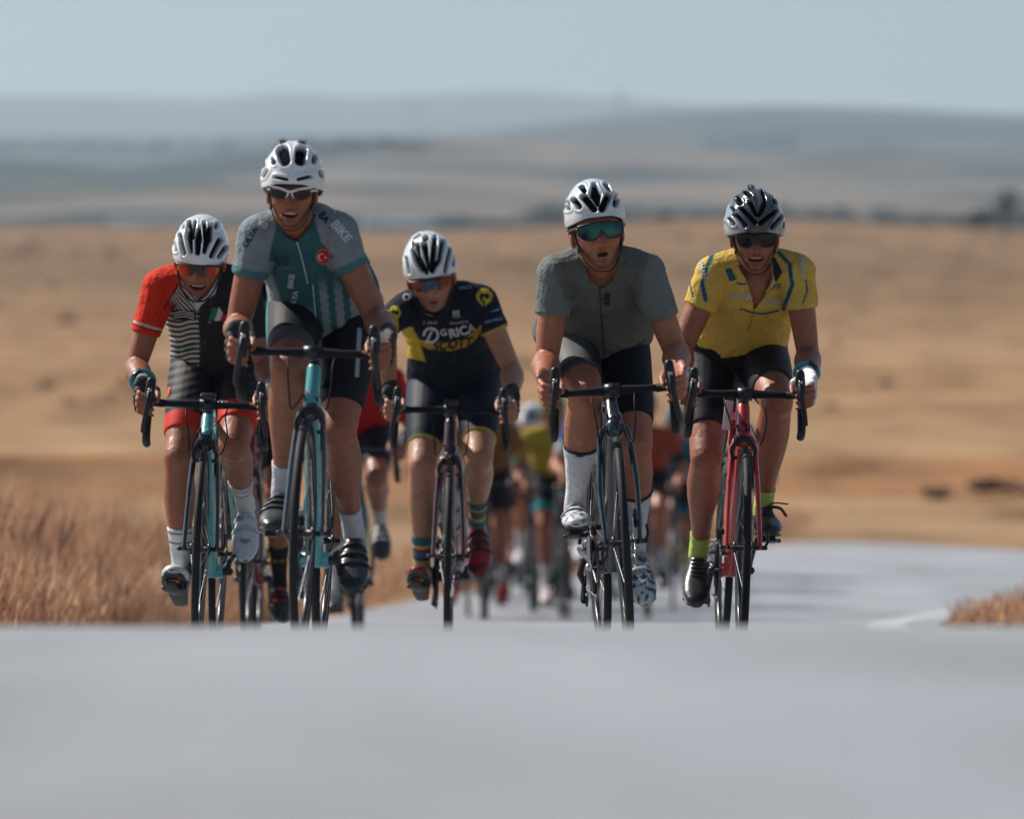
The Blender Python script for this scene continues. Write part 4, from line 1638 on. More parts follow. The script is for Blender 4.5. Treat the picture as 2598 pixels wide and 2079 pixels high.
        for i in range(len(co)):
            v = Vector((q2[i] * 6 + o1, q3[i] * 6, q1[i] * 17 + abs(q2[i]) * 14))
            n1 = noise.noise(v)
            h[i] = .9 - 2.2 * abs(n1) + .45 * noise.noise(v * 2.3)
        put_co(jm, co + nn * (h * amp)[:, None])
        co = co_of(jm)
    vx, vy = vpos(co)
    jm.name = 'jersey'
    colf = cfg['jersey']
    set_col(jm, colf(vx, vy, co, dist, ctx))
    if cfg.get('neck_cut') is not None:
        poly = cfg['neck_cut']
        mask = inside_poly(vx, vy, poly) & (nn[:, 1] < .25)
        bm = bmesh.new()
        bm.from_mesh(jm)
        bm.verts.ensure_lookup_table()
        bmesh.ops.delete(bm, geom=[bm.verts[i] for i in np.nonzero(mask)[0]], context='VERTS')
        bm.to_mesh(jm)
        bm.free()
    jm.materials.clear()
    jm.materials.append(M_KNIT)
    jo = link(bpy.data.objects.new('jersey', jm), root)
    ctx['jersey'] = jo
    ctx['jbvh'] = BVHTree.FromPolygons([tuple(v.co) for v in jm.vertices], [tuple(p.vertices) for p in jm.polygons]) if not lo else None

    # ---- shorts
    mb = MB()
    torso(mb, .005, -.2, .30)
    hem = cfg.get('hem', .80)
    for s in (-1, 1):
        H_, K, A = legs[s]
        rows = [r for r in tp if r[0] < hem - .04]
        iw = lambda q, j: np.interp(q, [r[0] for r in tp], [r[j] for r in tp])
        rows = rows + [(hem - .02, iw(hem - .02, 1), iw(hem - .02, 2), iw(hem - .02, 3)), (hem, iw(hem, 1), iw(hem, 2), iw(hem, 3))]
        limb(mb, H_, K, rows, (1, 0, 0), back=(0, 1, -.3), infl=.0055, n=24, cap='flat')
        mb.ball(H_ + V3(0, .03, -.01), .085 * k)
    sm = remesh(mb, .0125 if lo else .0052, 3)
    co = co_of(sm)
    vx, vy = vpos(co)
    hd = {s: seg_dist(co, legs[s][0], legs[s][1]) for s in (-1, 1)}
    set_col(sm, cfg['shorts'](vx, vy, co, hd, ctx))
    sm.materials.clear()
    sm.materials.append(M_LYCRA)
    sm.name = 'shorts'
    so_ = link(bpy.data.objects.new('shorts', sm), root)
    ctx['shorts'] = so_

    # ---- socks, shoes
    for i, s in enumerate((-1, 1)):
        H_, K, A = legs[s]
        B, f, up, x, ank = feet[s]
        cuff = cfg.get('sock_h', .62)
        mb = MB()
        ts = np.linspace(cuff, 1.0, 8)
        iw = lambda q, j: float(np.interp(q, [r[0] for r in sp_], [r[j] for r in sp_]))
        rows = [(t, iw(t, 1), iw(t, 2), iw(t, 3)) for t in ts]
        n = 24
        pts, rad = [], []
        axs = (A - K).normalized()
        bk = (V3(0, 1, 0) - axs * axs.y).normalized()
        for t, w, d_, o_ in rows:
            pts.append(K.lerp(A, t) + bk * o_)
            rad.append((w + .0045, d_ + .0045))
        pts.append(A + axs * .03 + bk * .006)
        rad.append((.034, .038))
        pts.append(B - f * .15 + up * .045)
        rad.append((.030, .034))
        fine = bez(pts, len(pts) * 5)
        rr = [(float(np.interp(j / (len(fine) - 1), np.linspace(0, 1, len(rad)), [r[0] for r in rad])), float(np.interp(j / (len(fine) - 1), np.linspace(0, 1, len(rad)), [r[1] for r in rad]))) for j in range(len(fine))]
        mb.tube(fine, rr, n, side=(1, 0, 0), cap='flat')
        qv = np.array(mb.v)
        L = (A - K).length
        tt = ((qv - np.array(K)) @ np.array(axs)) / L
        mb.c = [tuple(c) for c in cfg['socks']((tt - cuff) * L)]
        mb.build('sock', M_KNIT, root, usecol=True)
        sc = cfg['shoe_col']
        shoe_parts(cfg.get('shoe', 'strap'), B - up * .004, f, up, x, s, root, sc, lo, cfg.get('shoe_detail', (.02, .02, .022)), cfg.get('shoe_pat'))

    # ---- gloves
    if cfg.get('gloves') is not None and not lo:
        for s in (-1, 1):
            wr, palm, fingers, thumb = hand[s]
            S, E, W = arms[s]
            mb = MB()
            sd = T.to_3x3() @ V3(s * .35, 0, 1)
            cu = W.lerp(E, .14)
            mb.tube([cu, W.lerp(E, .04)] + [p for p, r in palm], [(.034, .029), (.032, .026)] + [(r[0] + .0035, r[1] + .0045) for p, r in palm], 18, side=sd)
            for fg in fingers:
                mb.tube([fg[0][0], fg[1][0], fg[1][0].lerp(fg[2][0], .55)], [fg[0][1] + .003, fg[1][1] + .003, fg[2][1] + .0032], 10, cap='flat')
            mb.tube([thumb[0][0], thumb[1][0], thumb[1][0].lerp(thumb[2][0], .4)], [thumb[0][1] + .003, thumb[1][1] + .003, thumb[2][1] + .003], 10, cap='flat')
            gm = remesh(mb, .0036, 2)
            gc = co_of(gm)
            gcol = np.ones((len(gc), 3)) * np.array(cfg['gloves'])
            if cfg.get('glove_cuff') is not None:
                q = seg_dist(gc, cu, W)[1]
                gcol = np.where((q < .95)[:, None] & (seg_dist(gc, cu, W)[0] < .05)[:, None], np.array(cfg['glove_cuff']), gcol)
            set_col(gm, gcol)
            gm.materials.clear()
            gm.materials.append(M_GLOVE)
            gm.name = 'glove'
            link(bpy.data.objects.new('glove', gm), root)
    if cfg.get('watch') is not None:
        s = cfg['watch']
        S, E, W = arms[s]
        c0 = W.lerp(E, .22)
        ax = (E - W).normalized()
        a1 = ax.cross(V3(0, 0, 1)).normalized()
        a2 = ax.cross(a1)
        mb = MB().tube([c0 + a1 * (.036 * math.cos(t)) + a2 * (.032 * math.sin(t)) for t in [i * 2 * math.pi / 24 for i in range(24)]], (.004, .011), 8, closed=True, side=ax)
        wo = mb.build('wristwatch', paint('watch strap ' + key, cfg.get('watch_col', (.03, .22, .24)), .5), root)
        fdir = (V3(s * .55, -.35, .75) - ax * V3(s * .55, -.35, .75).dot(ax)).normalized()
        sd = ax.cross(fdir)
        f2 = MB().box(c0 + fdir * .037, (.034, .036, .012), Matrix((sd, ax, fdir)).transposed())
        f2.build('watch_case', M_DARKALLOY, wo)

    # ---- helmet and glasses
    hb = helmet_mesh(cfg, Hrot, lo)
    ho = hb.build('helmet', M_SHELL, root, usecol=True)
    ho.matrix_basis = HM @ Matrix.Translation((0, 0, cfg.get('hel_dz', -.008))) @ Matrix.Translation((0, 0, .034)) @ Matrix.Scale(cfg.get('hel_s', 1.0), 4) @ Matrix.Translation((0, 0, -.034))
    if not lo:
        sb = MB()
        for s in (-1, 1):
            fl = cfg.get('face_w', 1.0) * .98
            sb.tube(bez([(s * .083 * fl, -.028, .035), (s * .079 * fl, -.024, -.01), (s * .071 * fl, -.034, -.050), (s * .056 * fl, -.054, -.092), (s * .030 * fl, -.070, -.121), (0, -.076, -.127)], 18), (.0085, .0024), 8, side=(0, 1, 0))
            sb.tube(bez([(s * .088 * fl, .045, .02), (s * .086 * fl, .028, -.015), (s * .071 * fl, -.028, -.053)], 10), (.0075, .0022), 8, side=(0, 1, 0))
        so = sb.build('chin_strap', M_STRAP, root)
        so.matrix_basis = HM
        for s in (-1, 1):
            bk_ = MB().box((s * .072 * fl, -.034, -.052), (.008, .016, .018))
            bk_.build('strap_buckle', M_DARKALLOY, so)
        sunglasses(cfg, root, HM)
        if cfg.get('tuft'):
            tf = MB()
            r2 = random.Random(3)
            for (tx, tz) in cfg['tuft']:
                for i in range(16):
                    a = r2.uniform(0, 6.28)
                    b = V3(tx + r2.uniform(-.008, .008), .0 + r2.uniform(-.02, .03), tz - .012 + r2.uniform(-.006, .003))
                    tf.tube([b, b + V3(math.cos(a) * .005, math.sin(a) * .005, .012), b + V3(math.cos(a) * .008, math.sin(a) * .010, .019)], [.0016, .0014, .0006], 4, cap=None)
            hh = tf.build('hair', plain('brown hair ' + key, (.07, .038, .022), .6), root)
            hh.matrix_basis = HM
            tag(hh, kind='stuff')
    return ctx


def inside_poly(x, y, poly):
    ins = np.zeros(len(x), bool)
    n = len(poly)
    j = n - 1
    for i in range(n):
        xi, yi = poly[i]
        xj, yj = poly[j]
        c = ((yi > y) != (yj > y)) & (x < (xj - xi) * (y - yi) / (yj - yi + 1e-9) + xi)
        ins ^= c
        j = i
    return ins


# ------------------------------------------------------------ lettering and badges laid on cloth
def text_geo(body, bold=.02, shear=0.0, space=1.0):
    cu = bpy.data.curves.new('t', 'FONT')
    cu.body = body
    cu.size = 1.0
    cu.offset = bold
    cu.shear = shear
    cu.space_character = space
    cu.resolution_u = 3
    cu.align_x = 'CENTER'
    cu.align_y = 'CENTER'
    o = bpy.data.objects.new('t', cu)
    COL.objects.link(o)
    dg = bpy.context.evaluated_depsgraph_get()
    me = bpy.data.meshes.new_from_object(o.evaluated_get(dg))
    v = [tuple(p.co) for p in me.vertices]
    f = [tuple(p.vertices) for p in me.polygons]
    bpy.data.objects.remove(o)
    bpy.data.meshes.remove(me)
    bpy.data.curves.remove(cu)
    return v, f


def poly_geo(loops):
    """flat shapes from closed outlines (each filled on its own)"""
    v, f = [], []
    for lp in loops:
        b = len(v)
        v += [(p[0], p[1], 0) for p in lp]
        f.append(tuple(range(b, b + len(lp))))
    return v, f


def decal(ctx, name, geo, at, size, color, angle=0.0, off=.0022, target=None, max_edge=.011, label=None, width=None, parent=None, squash=1.0):
    """lays flat artwork on the cloth where the front view shows it: at and size are in the 2156 px wide view"""
    v, f = geo
    a = math.radians(angle)
    xs = [p[0] for p in v]
    k = size if width is None else width / (max(xs) - min(xs))
    P, Mi, M = ctx['P'], ctx['Mi'], ctx['M']
    bvh = target or ctx['jbvh']
    bm = bmesh.new()
    vv = []
    eye = Mi @ V3(0, 0, 0)
    scale = 1
    for p in v:
        x, y = p[0] * k, p[1] * k * squash
        vv.append(bm.verts.new((at[0] + x * math.cos(a) - y * math.sin(a), at[1] - (x * math.sin(a) + y * math.cos(a)), 0)))
    for q in f:
        try:
            bm.faces.new([vv[i] for i in q])
        except ValueError:
            pass
    bmesh.ops.triangulate(bm, faces=bm.faces[:])
    me_px = max_edge / (ctx['d0'] / F_PX) / 1.205
    for _ in range(4):
        es = [e for e in bm.edges if e.calc_length() > me_px]
        if not es:
            break
        bmesh.ops.subdivide_edges(bm, edges=es, cuts=1)
        bmesh.ops.triangulate(bm, faces=[q for q in bm.faces if len(q.verts) > 3])
    bad = []
    D = ctx['d0'] + .3
    for w in bm.verts:
        px, py = w.co.x * 1.205, w.co.y * 1.2052
        tgt = Mi @ V3(px2x(px, D), D, px2z(py, D))
        dr = (tgt - eye).normalized()
        h, nrm, i, dd = bvh.ray_cast(eye, dr)
        if h is None:
            bad.append(w)
        else:
            if nrm.dot(dr) > 0:
                nrm = -nrm
            w.co = h + nrm * off
    bmesh.ops.delete(bm, geom=bad, context='VERTS')
    long_ = [q for q in bm.faces if max(e.calc_length() for e in q.edges) > .05]
    bmesh.ops.delete(bm, geom=long_, context='FACES')
    if not bm.faces:
        bm.free()
        return None
    # give the print a thickness
    r = bmesh.ops.extrude_face_region(bm, geom=bm.faces[:])
    nv = [g for g in r['geom'] if isinstance(g, bmesh.types.BMVert)]
    dcam = (eye - ctx['shc']).normalized()
    for w in nv:
        w.co += dcam * .0006
    bmesh.ops.recalc_face_normals(bm, faces=bm.faces[:])
    me = bpy.data.meshes.new(name)
    bm.to_mesh(me)
    bm.free()
    set_col(me, np.ones((len(me.vertices), 3)) * np.array(color))
    me.materials.append(M_PRINT)
    par = parent or ctx['jersey']
    if par.matrix_basis != Matrix.Identity(4):
        me.transform(par.matrix_basis.inverted())
    o = link(bpy.data.objects.new(name, me), par)
    if label:
        o['label'] = label
    return o


def circle(r, n=28, cx=0, cy=0):
    return [(cx + r * math.cos(2 * math.pi * i / n), cy + r * math.sin(2 * math.pi * i / n)) for i in range(n)]


def star(r, cx, cy, rot=0):
    return [(cx + (r if i % 2 == 0 else r * .40) * math.cos(rot + math.pi * i / 5), cy + (r if i % 2 == 0 else r * .40) * math.sin(rot + math.pi * i / 5)) for i in range(10)]


def crescent(r, n=20):
    a0 = math.radians(38)
    out = [(r * math.cos(a0 + (2 * math.pi - 2 * a0) * i / n), r * math.sin(a0 + (2 * math.pi - 2 * a0) * i / n)) for i in range(n + 1)]
    p0 = out[0]
    cx = r * .22
    rr = math.hypot(p0[0] - cx, p0[1])
    b0 = math.atan2(p0[1], p0[0] - cx)
    inn = [(cx + rr * math.cos(b0 + (2 * math.pi - 2 * b0) * i / n), rr * math.sin(b0 + (2 * math.pi - 2 * b0) * i / n)) for i in range(n + 1)]
    return out + inn[::-1][1:-1]


def ring_loop(r0, r1, n=28, gap=0.02):
    a = [(r0 * math.cos(gap + (2 * math.pi - 2 * gap) * i / n), r0 * math.sin(gap + (2 * math.pi - 2 * gap) * i / n)) for i in range(n + 1)]
    b = [(r1 * math.cos(gap + (2 * math.pi - 2 * gap) * i / n), r1 * math.sin(gap + (2 * math.pi - 2 * gap) * i / n)) for i in range(n + 1)]
    return a + b[::-1]


def poly_px(ctx, name, pts, color, off=.002, label=None, parent=None):
    """a flat patch traced in front view points"""
    cx = sum(p[0] for p in pts) / len(pts)
    cy = sum(p[1] for p in pts) / len(pts)
    return decal(ctx, name, poly_geo([[(p[0] - cx, -(p[1] - cy)) for p in pts]]), (cx, cy), 1.0, color, off=off, label=label, parent=parent)


def zip_line(ctx, pts, r, mat, name='zip'):
    """a zip: a thin tube lying on the jersey along front view points"""
    Mi = ctx['Mi']
    eye = Mi @ V3(0, 0, 0)
    D = ctx['d0'] + .3
    out = []
    fine = bez([(p[0], p[1], 0) for p in pts], 60)
    for p in fine:
        tgt = Mi @ V3(px2x(p.x * 1.205, D), D, px2z(p.y * 1.2052, D))
        h, nrm, i, dd = ctx['jbvh'].ray_cast(eye, (tgt - eye).normalized())
        if h is not None:
            out.append(h + (eye - h).normalized() * .002)
    if len(out) > 3:
        return MB().tube(out, r, 6).build(name, mat, ctx['jersey'])


def bvh_of(o):
    B = o.matrix_basis
    return BVHTree.FromPolygons([tuple(B @ v.co) for v in o.data.vertices], [tuple(p.vertices) for p in o.data.polygons])

# ------------------------------------------------------------ the five riders in front
def lin(*c):
    return np.array(srgb(*c))


def fill(n, c):
    return np.ones((n, 3)) * np.array(c)


def paintw(C, mask, c):
    m = np.clip(np.asarray(mask, float), 0, 1)[:, None]
    return C * (1 - m) + np.array(c) * m


def left_of(x, y, a, b, soft=1.2):
    """1 on the left (in the picture) of the line from upper point a to lower point b"""
    xl = a[0] + (b[0] - a[0]) * (y - a[1]) / (b[1] - a[1])
    return sstep(soft, -soft, x - xl)


def hem_band(dist, s, t0, t1):
    dd, t = dist[s]
    return (dd < .085) * sstep(t0 - .008, t0 + .008, t) * (t < t1)


# ---- 1: red sleeve, striped chest
def jersey1(x, y, co, dist, ctx):
    C = fill(len(x), (.016, .017, .024))
    ph = (y + .16 * np.abs(x - 382) - 2.5 * np.sin(x * .09) - np.where(y < 655, (x - 385) * 1.35, 0)) / 10.5
    st = sstep(-.12, .12, np.abs((ph % 1) - .5) - .25)
    left = sstep(421, 419, x)
    C = paintw(C, st * left, (.46, .44, .42))
    C = paintw(C, st * (1 - left) * .8, (.027, .026, .027))
    C = paintw(C, left * ((y > 662) & (y < 678) & (x > 377)) * .0, (.02, .02, .02))
    red = np.maximum(left_of(x, y, (392, 575), (372, 610)) * (y < 610), left_of(x, y, (374, 608), (338, 657)) * (y >= 608))
    red = np.maximum(red, (dist[-1][0] < .085) * (dist[-1][1] > .12))
    red = red * sstep(428, 424, x)
    C = paintw(C, red, (.56, .028, .012))
    for o in (0, 17):
        l = np.abs((x - 352 - o) + (y - 640) * .55)
        C = paintw(C, sstep(2.6, 1.6, l) * red * (y > 595) * (y < 652), (.016, .017, .024))
    C = paintw(C, hem_band(dist, -1, ctx['sl'][-1] - .11, ctx['sl'][-1] - .085), (.45, .42, .42))
    C = paintw(C, hem_band(dist, -1, ctx['sl'][-1] - .07, ctx['sl'][-1] - .055), (.016, .017, .024))
    green = sstep(2.4, 1.2, np.abs(y - 728 + (x - 400) * .22)) + sstep(2.4, 1.2, np.abs(y - 738 + (x - 400) * .22))
    C = paintw(C, np.clip(green, 0, 1) * (x > 372) * (x < 432), (.012, .10, .045))
    return C


def shorts1(x, y, co, hd, ctx):
    C = fill(len(x), (.016, .017, .022))
    q = (y + (x - 372) * .28) / 17.0
    st = sstep(-.15, .15, np.abs((q % 1) - .5) - .25)
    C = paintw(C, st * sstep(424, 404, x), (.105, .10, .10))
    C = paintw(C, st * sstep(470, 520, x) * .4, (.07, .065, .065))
    for s in (-1, 1):
        dd, t = hd[s]
        C = paintw(C, (dd < .11) * sstep(.655, .67, t), (.56, .030, .016))
    return C


def socks_white(d):
    C = fill(len(d), (.60, .62, .64))
    for a, b in ((.010, .014), (.044, .049)):
        C = paintw(C, (d > a) * (d < b), (.02, .02, .025))
    return C


def lens_red(u, v):
    c = abs(u - .5) * 2
    dark = np.array((.02, .010, .014))
    red = np.array((.50, .022, .006))
    gold = np.array((.72, .22, .02))
    k = float(sstep(.25, .75, c))
    q = dark * (1 - k) + red * k
    e = float(sstep(.80, 1.0, c))
    return tuple(q * (1 - e) + gold * e)


# ---- 2: grey raglan, teal body
def jersey2(x, y, co, dist, ctx):
    teal = np.array((.028, .102, .116))
    grey = np.array((.205, .245, .265))
    C = fill(len(x), teal)
    # paler panel of vertical stripes rising from the hem
    xz = 655 + (y - 590) * .16
    fade = sstep(572, 625, y) * sstep(-4, 6, x - xz)
    w = (x - 664 - (y - 600) * .10 + 1.5 * np.sin(y * .35)) / 31.0
    st = sstep(.02, .08, np.abs((w % 1) - .5) - .21)
    C = paintw(C, fade * (1 - st), grey * 1.05)
    low = sstep(640, 662, y) * (x > 596)
    C = paintw(C, low * (1 - st) * .9, grey * .95)
    side = left_of(x, y, (566, 560), (604, 668), 5)
    C = paintw(C, side * sstep(552, 572, y), grey)
    rag = np.maximum(left_of(x, y, (586, 455), (567, 540)), (dist[-1][0] < .085) * (dist[-1][1] > .22))
    xr = np.interp(y, [430, 468, 510, 540], [656, 664, 676, 702])
    rag = np.maximum(rag, sstep(-1.2, 1.2, x - xr) * (y < 545))
    rag = np.maximum(rag, (dist[1][0] < .085) * (dist[1][1] > .22))
    C = paintw(C, rag * (y < 600), grey * .95)
    edge_ = rag * (1 - rag) * 4
    C = paintw(C, edge_ * .4, (.01, .03, .035))
    for s in (-1, 1):
        dd, t = dist[s]
        band = (dd < .085) * sstep(ctx['sl'][s] - .09, ctx['sl'][s] - .075, t)
        mott = .5 + .5 * np.sin(x * 1.1) * np.sin(y * 1.3)
        C = paintw(C, band * (.55 + .45 * mott), (.020, .135, .155))
    return C


def shorts2(x, y, co, hd, ctx):
    C = fill(len(x), (.011, .011, .015))
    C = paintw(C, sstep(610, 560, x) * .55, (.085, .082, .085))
    for s in (-1, 1):
        dd, t = hd[s]
        C = paintw(C, (dd < .11) * sstep(.70, .71, t) * (s < 0), (.075, .075, .075))
    C = paintw(C, sstep(566, 561, x) * (y < 770), (.03, .20, .21))
    st = np.abs(x - 757 + (y - 700) * .06)
    C = paintw(C, sstep(4.5, 3.5, st) * (y > 690) * (y < 795), (.33, .34, .38))
    return C


socks_short = lambda d: fill(len(d), (.50, .50, .54))


# ---- 3: navy team kit
def jersey3(x, y, co, dist, ctx):
    C = fill(len(x), (.0085, .0125, .026))
    yy = np.interp(x, [863, 883, 905, 949, 985, 1006, 1014], [698, 721, 728, 729, 719, 700, 690])
    th = np.interp(x, [868, 905, 949, 1000, 1014], [4, 8, 10, 11, 7])
    C = paintw(C, sstep(1.0, -1.0, np.abs(y - yy) - th) * (x > 866) * (x < 1013) * (dist[1][0] > .07), (.42, .27, .022))
    C = paintw(C, inside_poly(x, y, [(850, 692), (868, 688), (882, 716), (896, 762), (852, 752)]) * (dist[-1][0] > .06), (.46, .32, .03))
    for s in (-1, 1):
        C = paintw(C, hem_band(dist, s, ctx['sl'][s] - .035, 2), (.40, .33, .04))
    return C


def shorts3(x, y, co, hd, ctx):
    C = fill(len(x), (.0085, .0135, .026))
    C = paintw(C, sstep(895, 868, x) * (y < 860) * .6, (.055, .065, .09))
    for s in (-1, 1):
        dd, t = hd[s]
        C = paintw(C, (dd < .11) * sstep(.785, .795, t), (.40, .33, .04))
    return C


def socks3(d):
    C = fill(len(d), (.035, .125, .165))
    for a, b, c in ((.030, .042, (.42, .40, .12)), (.042, .056, (.24, .03, .055)), (.056, .080, (.045, .15, .19)), (.080, .088, (.02, .02, .03)), (.088, .115, (.36, .38, .10)), (.115, .2, (.05, .16, .19))):
        C = paintw(C, (d > a) * (d < b), c)
    return C


def lens_redblue(u, v):
    c = abs(u - .5) * 2
    k = float(sstep(.20, .55, c))
    return tuple(np.array((.014, .085, .14)) * (1 - k) + np.array((.17, .024, .016)) * k)


# ---- 4: plain grey green
def jersey4(x, y, co, dist, ctx):
    body = np.array((.108, .120, .107))
    slv = np.array((.150, .168, .164))
    C = fill(len(x), body)
    sunlit_top = sstep(560, 540, y) * .35  # sunlight on the shoulders and upper chest, put into the cloth colour
    C = paintw(C, sunlit_top, slv)
    for s in (-1, 1):
        dd, t = dist[s]
        ln = left_of(x, y, (1160, 534), (1184, 610)) if s < 0 else 1 - left_of(x, y, (1364, 534), (1348, 626))
        m = np.maximum(ln * (y < 640) * (dd < .15), (dd < .087) * sstep(.24, .28, t))
        C = paintw(C, m * (1 - m) * 3, (.03, .035, .035))
        C = paintw(C, m, slv)
        C = paintw(C, (dd < .09) * sstep(.60, .61, t) * .25, (.10, .13, .145))
    return C


def shorts4(x, y, co, hd, ctx):
    C = fill(len(x), (.007, .008, .012))
    dd, t = hd[-1]
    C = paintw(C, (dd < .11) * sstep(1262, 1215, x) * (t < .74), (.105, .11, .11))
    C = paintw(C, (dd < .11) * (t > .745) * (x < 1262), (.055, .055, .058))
    return C


def socks4(d):
    C = fill(len(d), (.58, .60, .63))
    C = paintw(C, d < .006, (.03, .03, .035))
    return C


def lens_green(u, v):
    k = float(sstep(.08, .35, u) * sstep(.97, .70, u))
    c = np.array((.006, .030, .044)) * (1 - k) + np.array((.006, .115, .072)) * k
    return tuple(c)


# ---- 5: yellow
def jersey5(x, y, co, dist, ctx):
    yel = np.array((.58, .395, .080))
    C = fill(len(x), yel)
    blue = np.array((.008, .085, .135))
    P1 = [(1500, 535), (1484, 575), (1479, 600), (1486, 632)]
    for pts, w in ((P1, 4.6), ([(1451, 568), (1453, 600), (1459, 625)], 1.8), ([(1640, 532), (1662, 556), (1668, 600), (1650, 650)], 4.4), ([(1697, 590), (1700, 612), (1690, 640)], 1.9)):
        m = np.zeros(len(x))
        for a, b in zip(pts, pts[1:]):
            dx, dy = b[0] - a[0], b[1] - a[1]
            t = np.clip(((x - a[0]) * dx + (y - a[1]) * dy) / (dx * dx + dy * dy), 0, 1)
            m = np.maximum(m, sstep(w + .8, w - .8, np.hypot(x - a[0] - t * dx, y - a[1] - t * dy)))
        C = paintw(C, m, blue)
    for s in (-1, 1):
        C = paintw(C, hem_band(dist, s, ctx['sl'][s] - .06, 2) * .45, (.56, .46, .09))
    C = paintw(C, sstep(1.6, .8, np.abs(y - 722 - 5 * np.sin((x - 1590) * .03) * 0 + (x > 1597) * (x - 1597) * .12 - 6)) * (x > 1574) * (x < 1640) * 0, blue)
    return C


def shorts_black(x, y, co, hd, ctx):
    C = fill(len(x), (.007, .008, .012))
    for s in (-1, 1):
        dd, t = hd[s]
        C = paintw(C, (dd < .11) * sstep(.66, .67, t) * .5, (.030, .032, .038))
    return C


socks_lime = lambda d: fill(len(d), (.42, .55, .13))

CELESTE = (.075, .34, .36)

c1 = rider(dict(
    key='red', hemv=(702, 712), barw=.190, hel_dz=-0.018, elb=((283, 735), (560, 725)), d=19.1, wheel_px=500, lean=1.6, yaw=-.6, steer=1.5, bar_dz=-.058, theta=-22, foot=(24, -36), seed=1,
    label='person in a jersey with one red sleeve and a zebra striped chest, white ribbed helmet',
    bike_label='celeste bicycle with a black fork ridden by the rider with one red sleeve',
    frame=CELESTE, fork=(.018, .022, .03), stays=CELESTE, computer=.004, cleat=True,
    sh=((336, 606), (513, 606)), eye=(416, 567), h_pitch=24, h_roll=2.5, hip_x=.012, skin='dark', stubble=.45, smile=.10 * .03, mouth=.0105, mouth_w=.030,
    helmet='ribs', vent_k=1.65, glasses='shield', lens_col=lens_red, shield=(.018, -.024), full_frame=False, jersey=jersey1, shorts=shorts1, socks=socks_white, sock_h=.60,
    shoe='dial', shoe_pat='vent', shoe_col=(.62, .64, .66), shoe_detail=(.50, .52, .55), gloves=(.020, .022, .028), glove_cuff=(.22, .23, .25), watch=-1, sleeve=.63,
    knee=(377, 492), pole=(1.0, .25, -.35), jvox=.0042))

c2 = rider(dict(
    key='teal', hemv=(562, 548), barw=.194, head_s=.88, hel_s=1.13, face_w=.97, hel_dz=-0.009, elb=((497, 625), (795, 620)), d=16.6, wheel_px=757, lean=2.2, yaw=-1.6, steer=-1.0, bar_dz=-.015, theta=24, foot=(-12, -36), seed=2,
    label='person in a grey and teal jersey with a red crescent badge and white framed glasses',
    bike_label='celeste bicycle with a celeste head tube ridden by the rider with the crescent badge',
    frame=CELESTE, fork=(.05, .06, .075), stays=(.04, .05, .06),
    sh=((544, 498), (710, 491)), eye=(610.5, 407), h_pitch=6, h_roll=0, hip_x=.0, hip_z=1.05, hip_y=.09, skin='dark', stubble=.12, mouth=.0095, mouth_w=.027, smile=.003,
    helmet='aero', hel_col=(.66, .70, .73), glasses='two', jersey=jersey2, shorts=shorts2, socks=socks_short, sock_h=.78,
    shoe='strap', shoe_pat='toe', shoe_col=(.050, .052, .058), shoe_detail=(.015, .015, .018), gloves=(.030, .028, .030), glove_cuff=(.016, .016, .02), sleeve=.585,
    knee=(600, 712), pole=(1.0, .2, -.15), tuft=((-.036, .172), (.030, .173)), torso_w=.95, build=1.02, hem=.82, sag=.045, jt0=-.06,
    neck_cut=[(592, 470), (600, 494), (622, 508), (640, 490), (662, 455), (640, 430), (590, 440)]))

c3 = rider(dict(
    key='navy', hemv=(712, 690), barw=.198, hel_dz=-0.012, elb=((806, 745), (1075, 750)), d=20.8, wheel_px=1134, lean=.8, yaw=.2, steer=0, bar_dz=-.010, theta=-14, foot=(22, -46), seed=3,
    label='person in a navy jersey with a yellow chest band, head bowed and tilted',
    bike_label='dark red and black bicycle ridden by the rider in navy with a yellow band',
    frame=(.045, .010, .016), fork=(.06, .012, .018), stays=(.10, .014, .02), computer=.004, cleat=True, bottle=(.05, .2, .22),
    sh=((858, 648), (1014, 636)), eye=(907, 597), h_pitch=21, h_roll=-8, h_yaw=-2, head_s=1.05, hip_x=.01, skin='fair', stubble=.32, mouth=.0045, mouth_w=.018, smile=-.002, teeth=0,
    helmet='stripes', vent_k=1.5, hel_col=(.62, .66, .68), glasses='shield', lens_col=lens_redblue, shield=(.018, -.026), full_frame=False, jersey=jersey3, shorts=shorts3, socks=socks3, sock_h=.66,
    shoe='strap', shoe_pat='toe', shoe_col=(.36, .020, .022), shoe_detail=(.018, .02, .03), gloves=(.014, .015, .020), sleeve=.58,
    knee=(890, 1010), pole=(1.0, .25, -.4), hem=.80, torso_w=1.0, build=1.0))

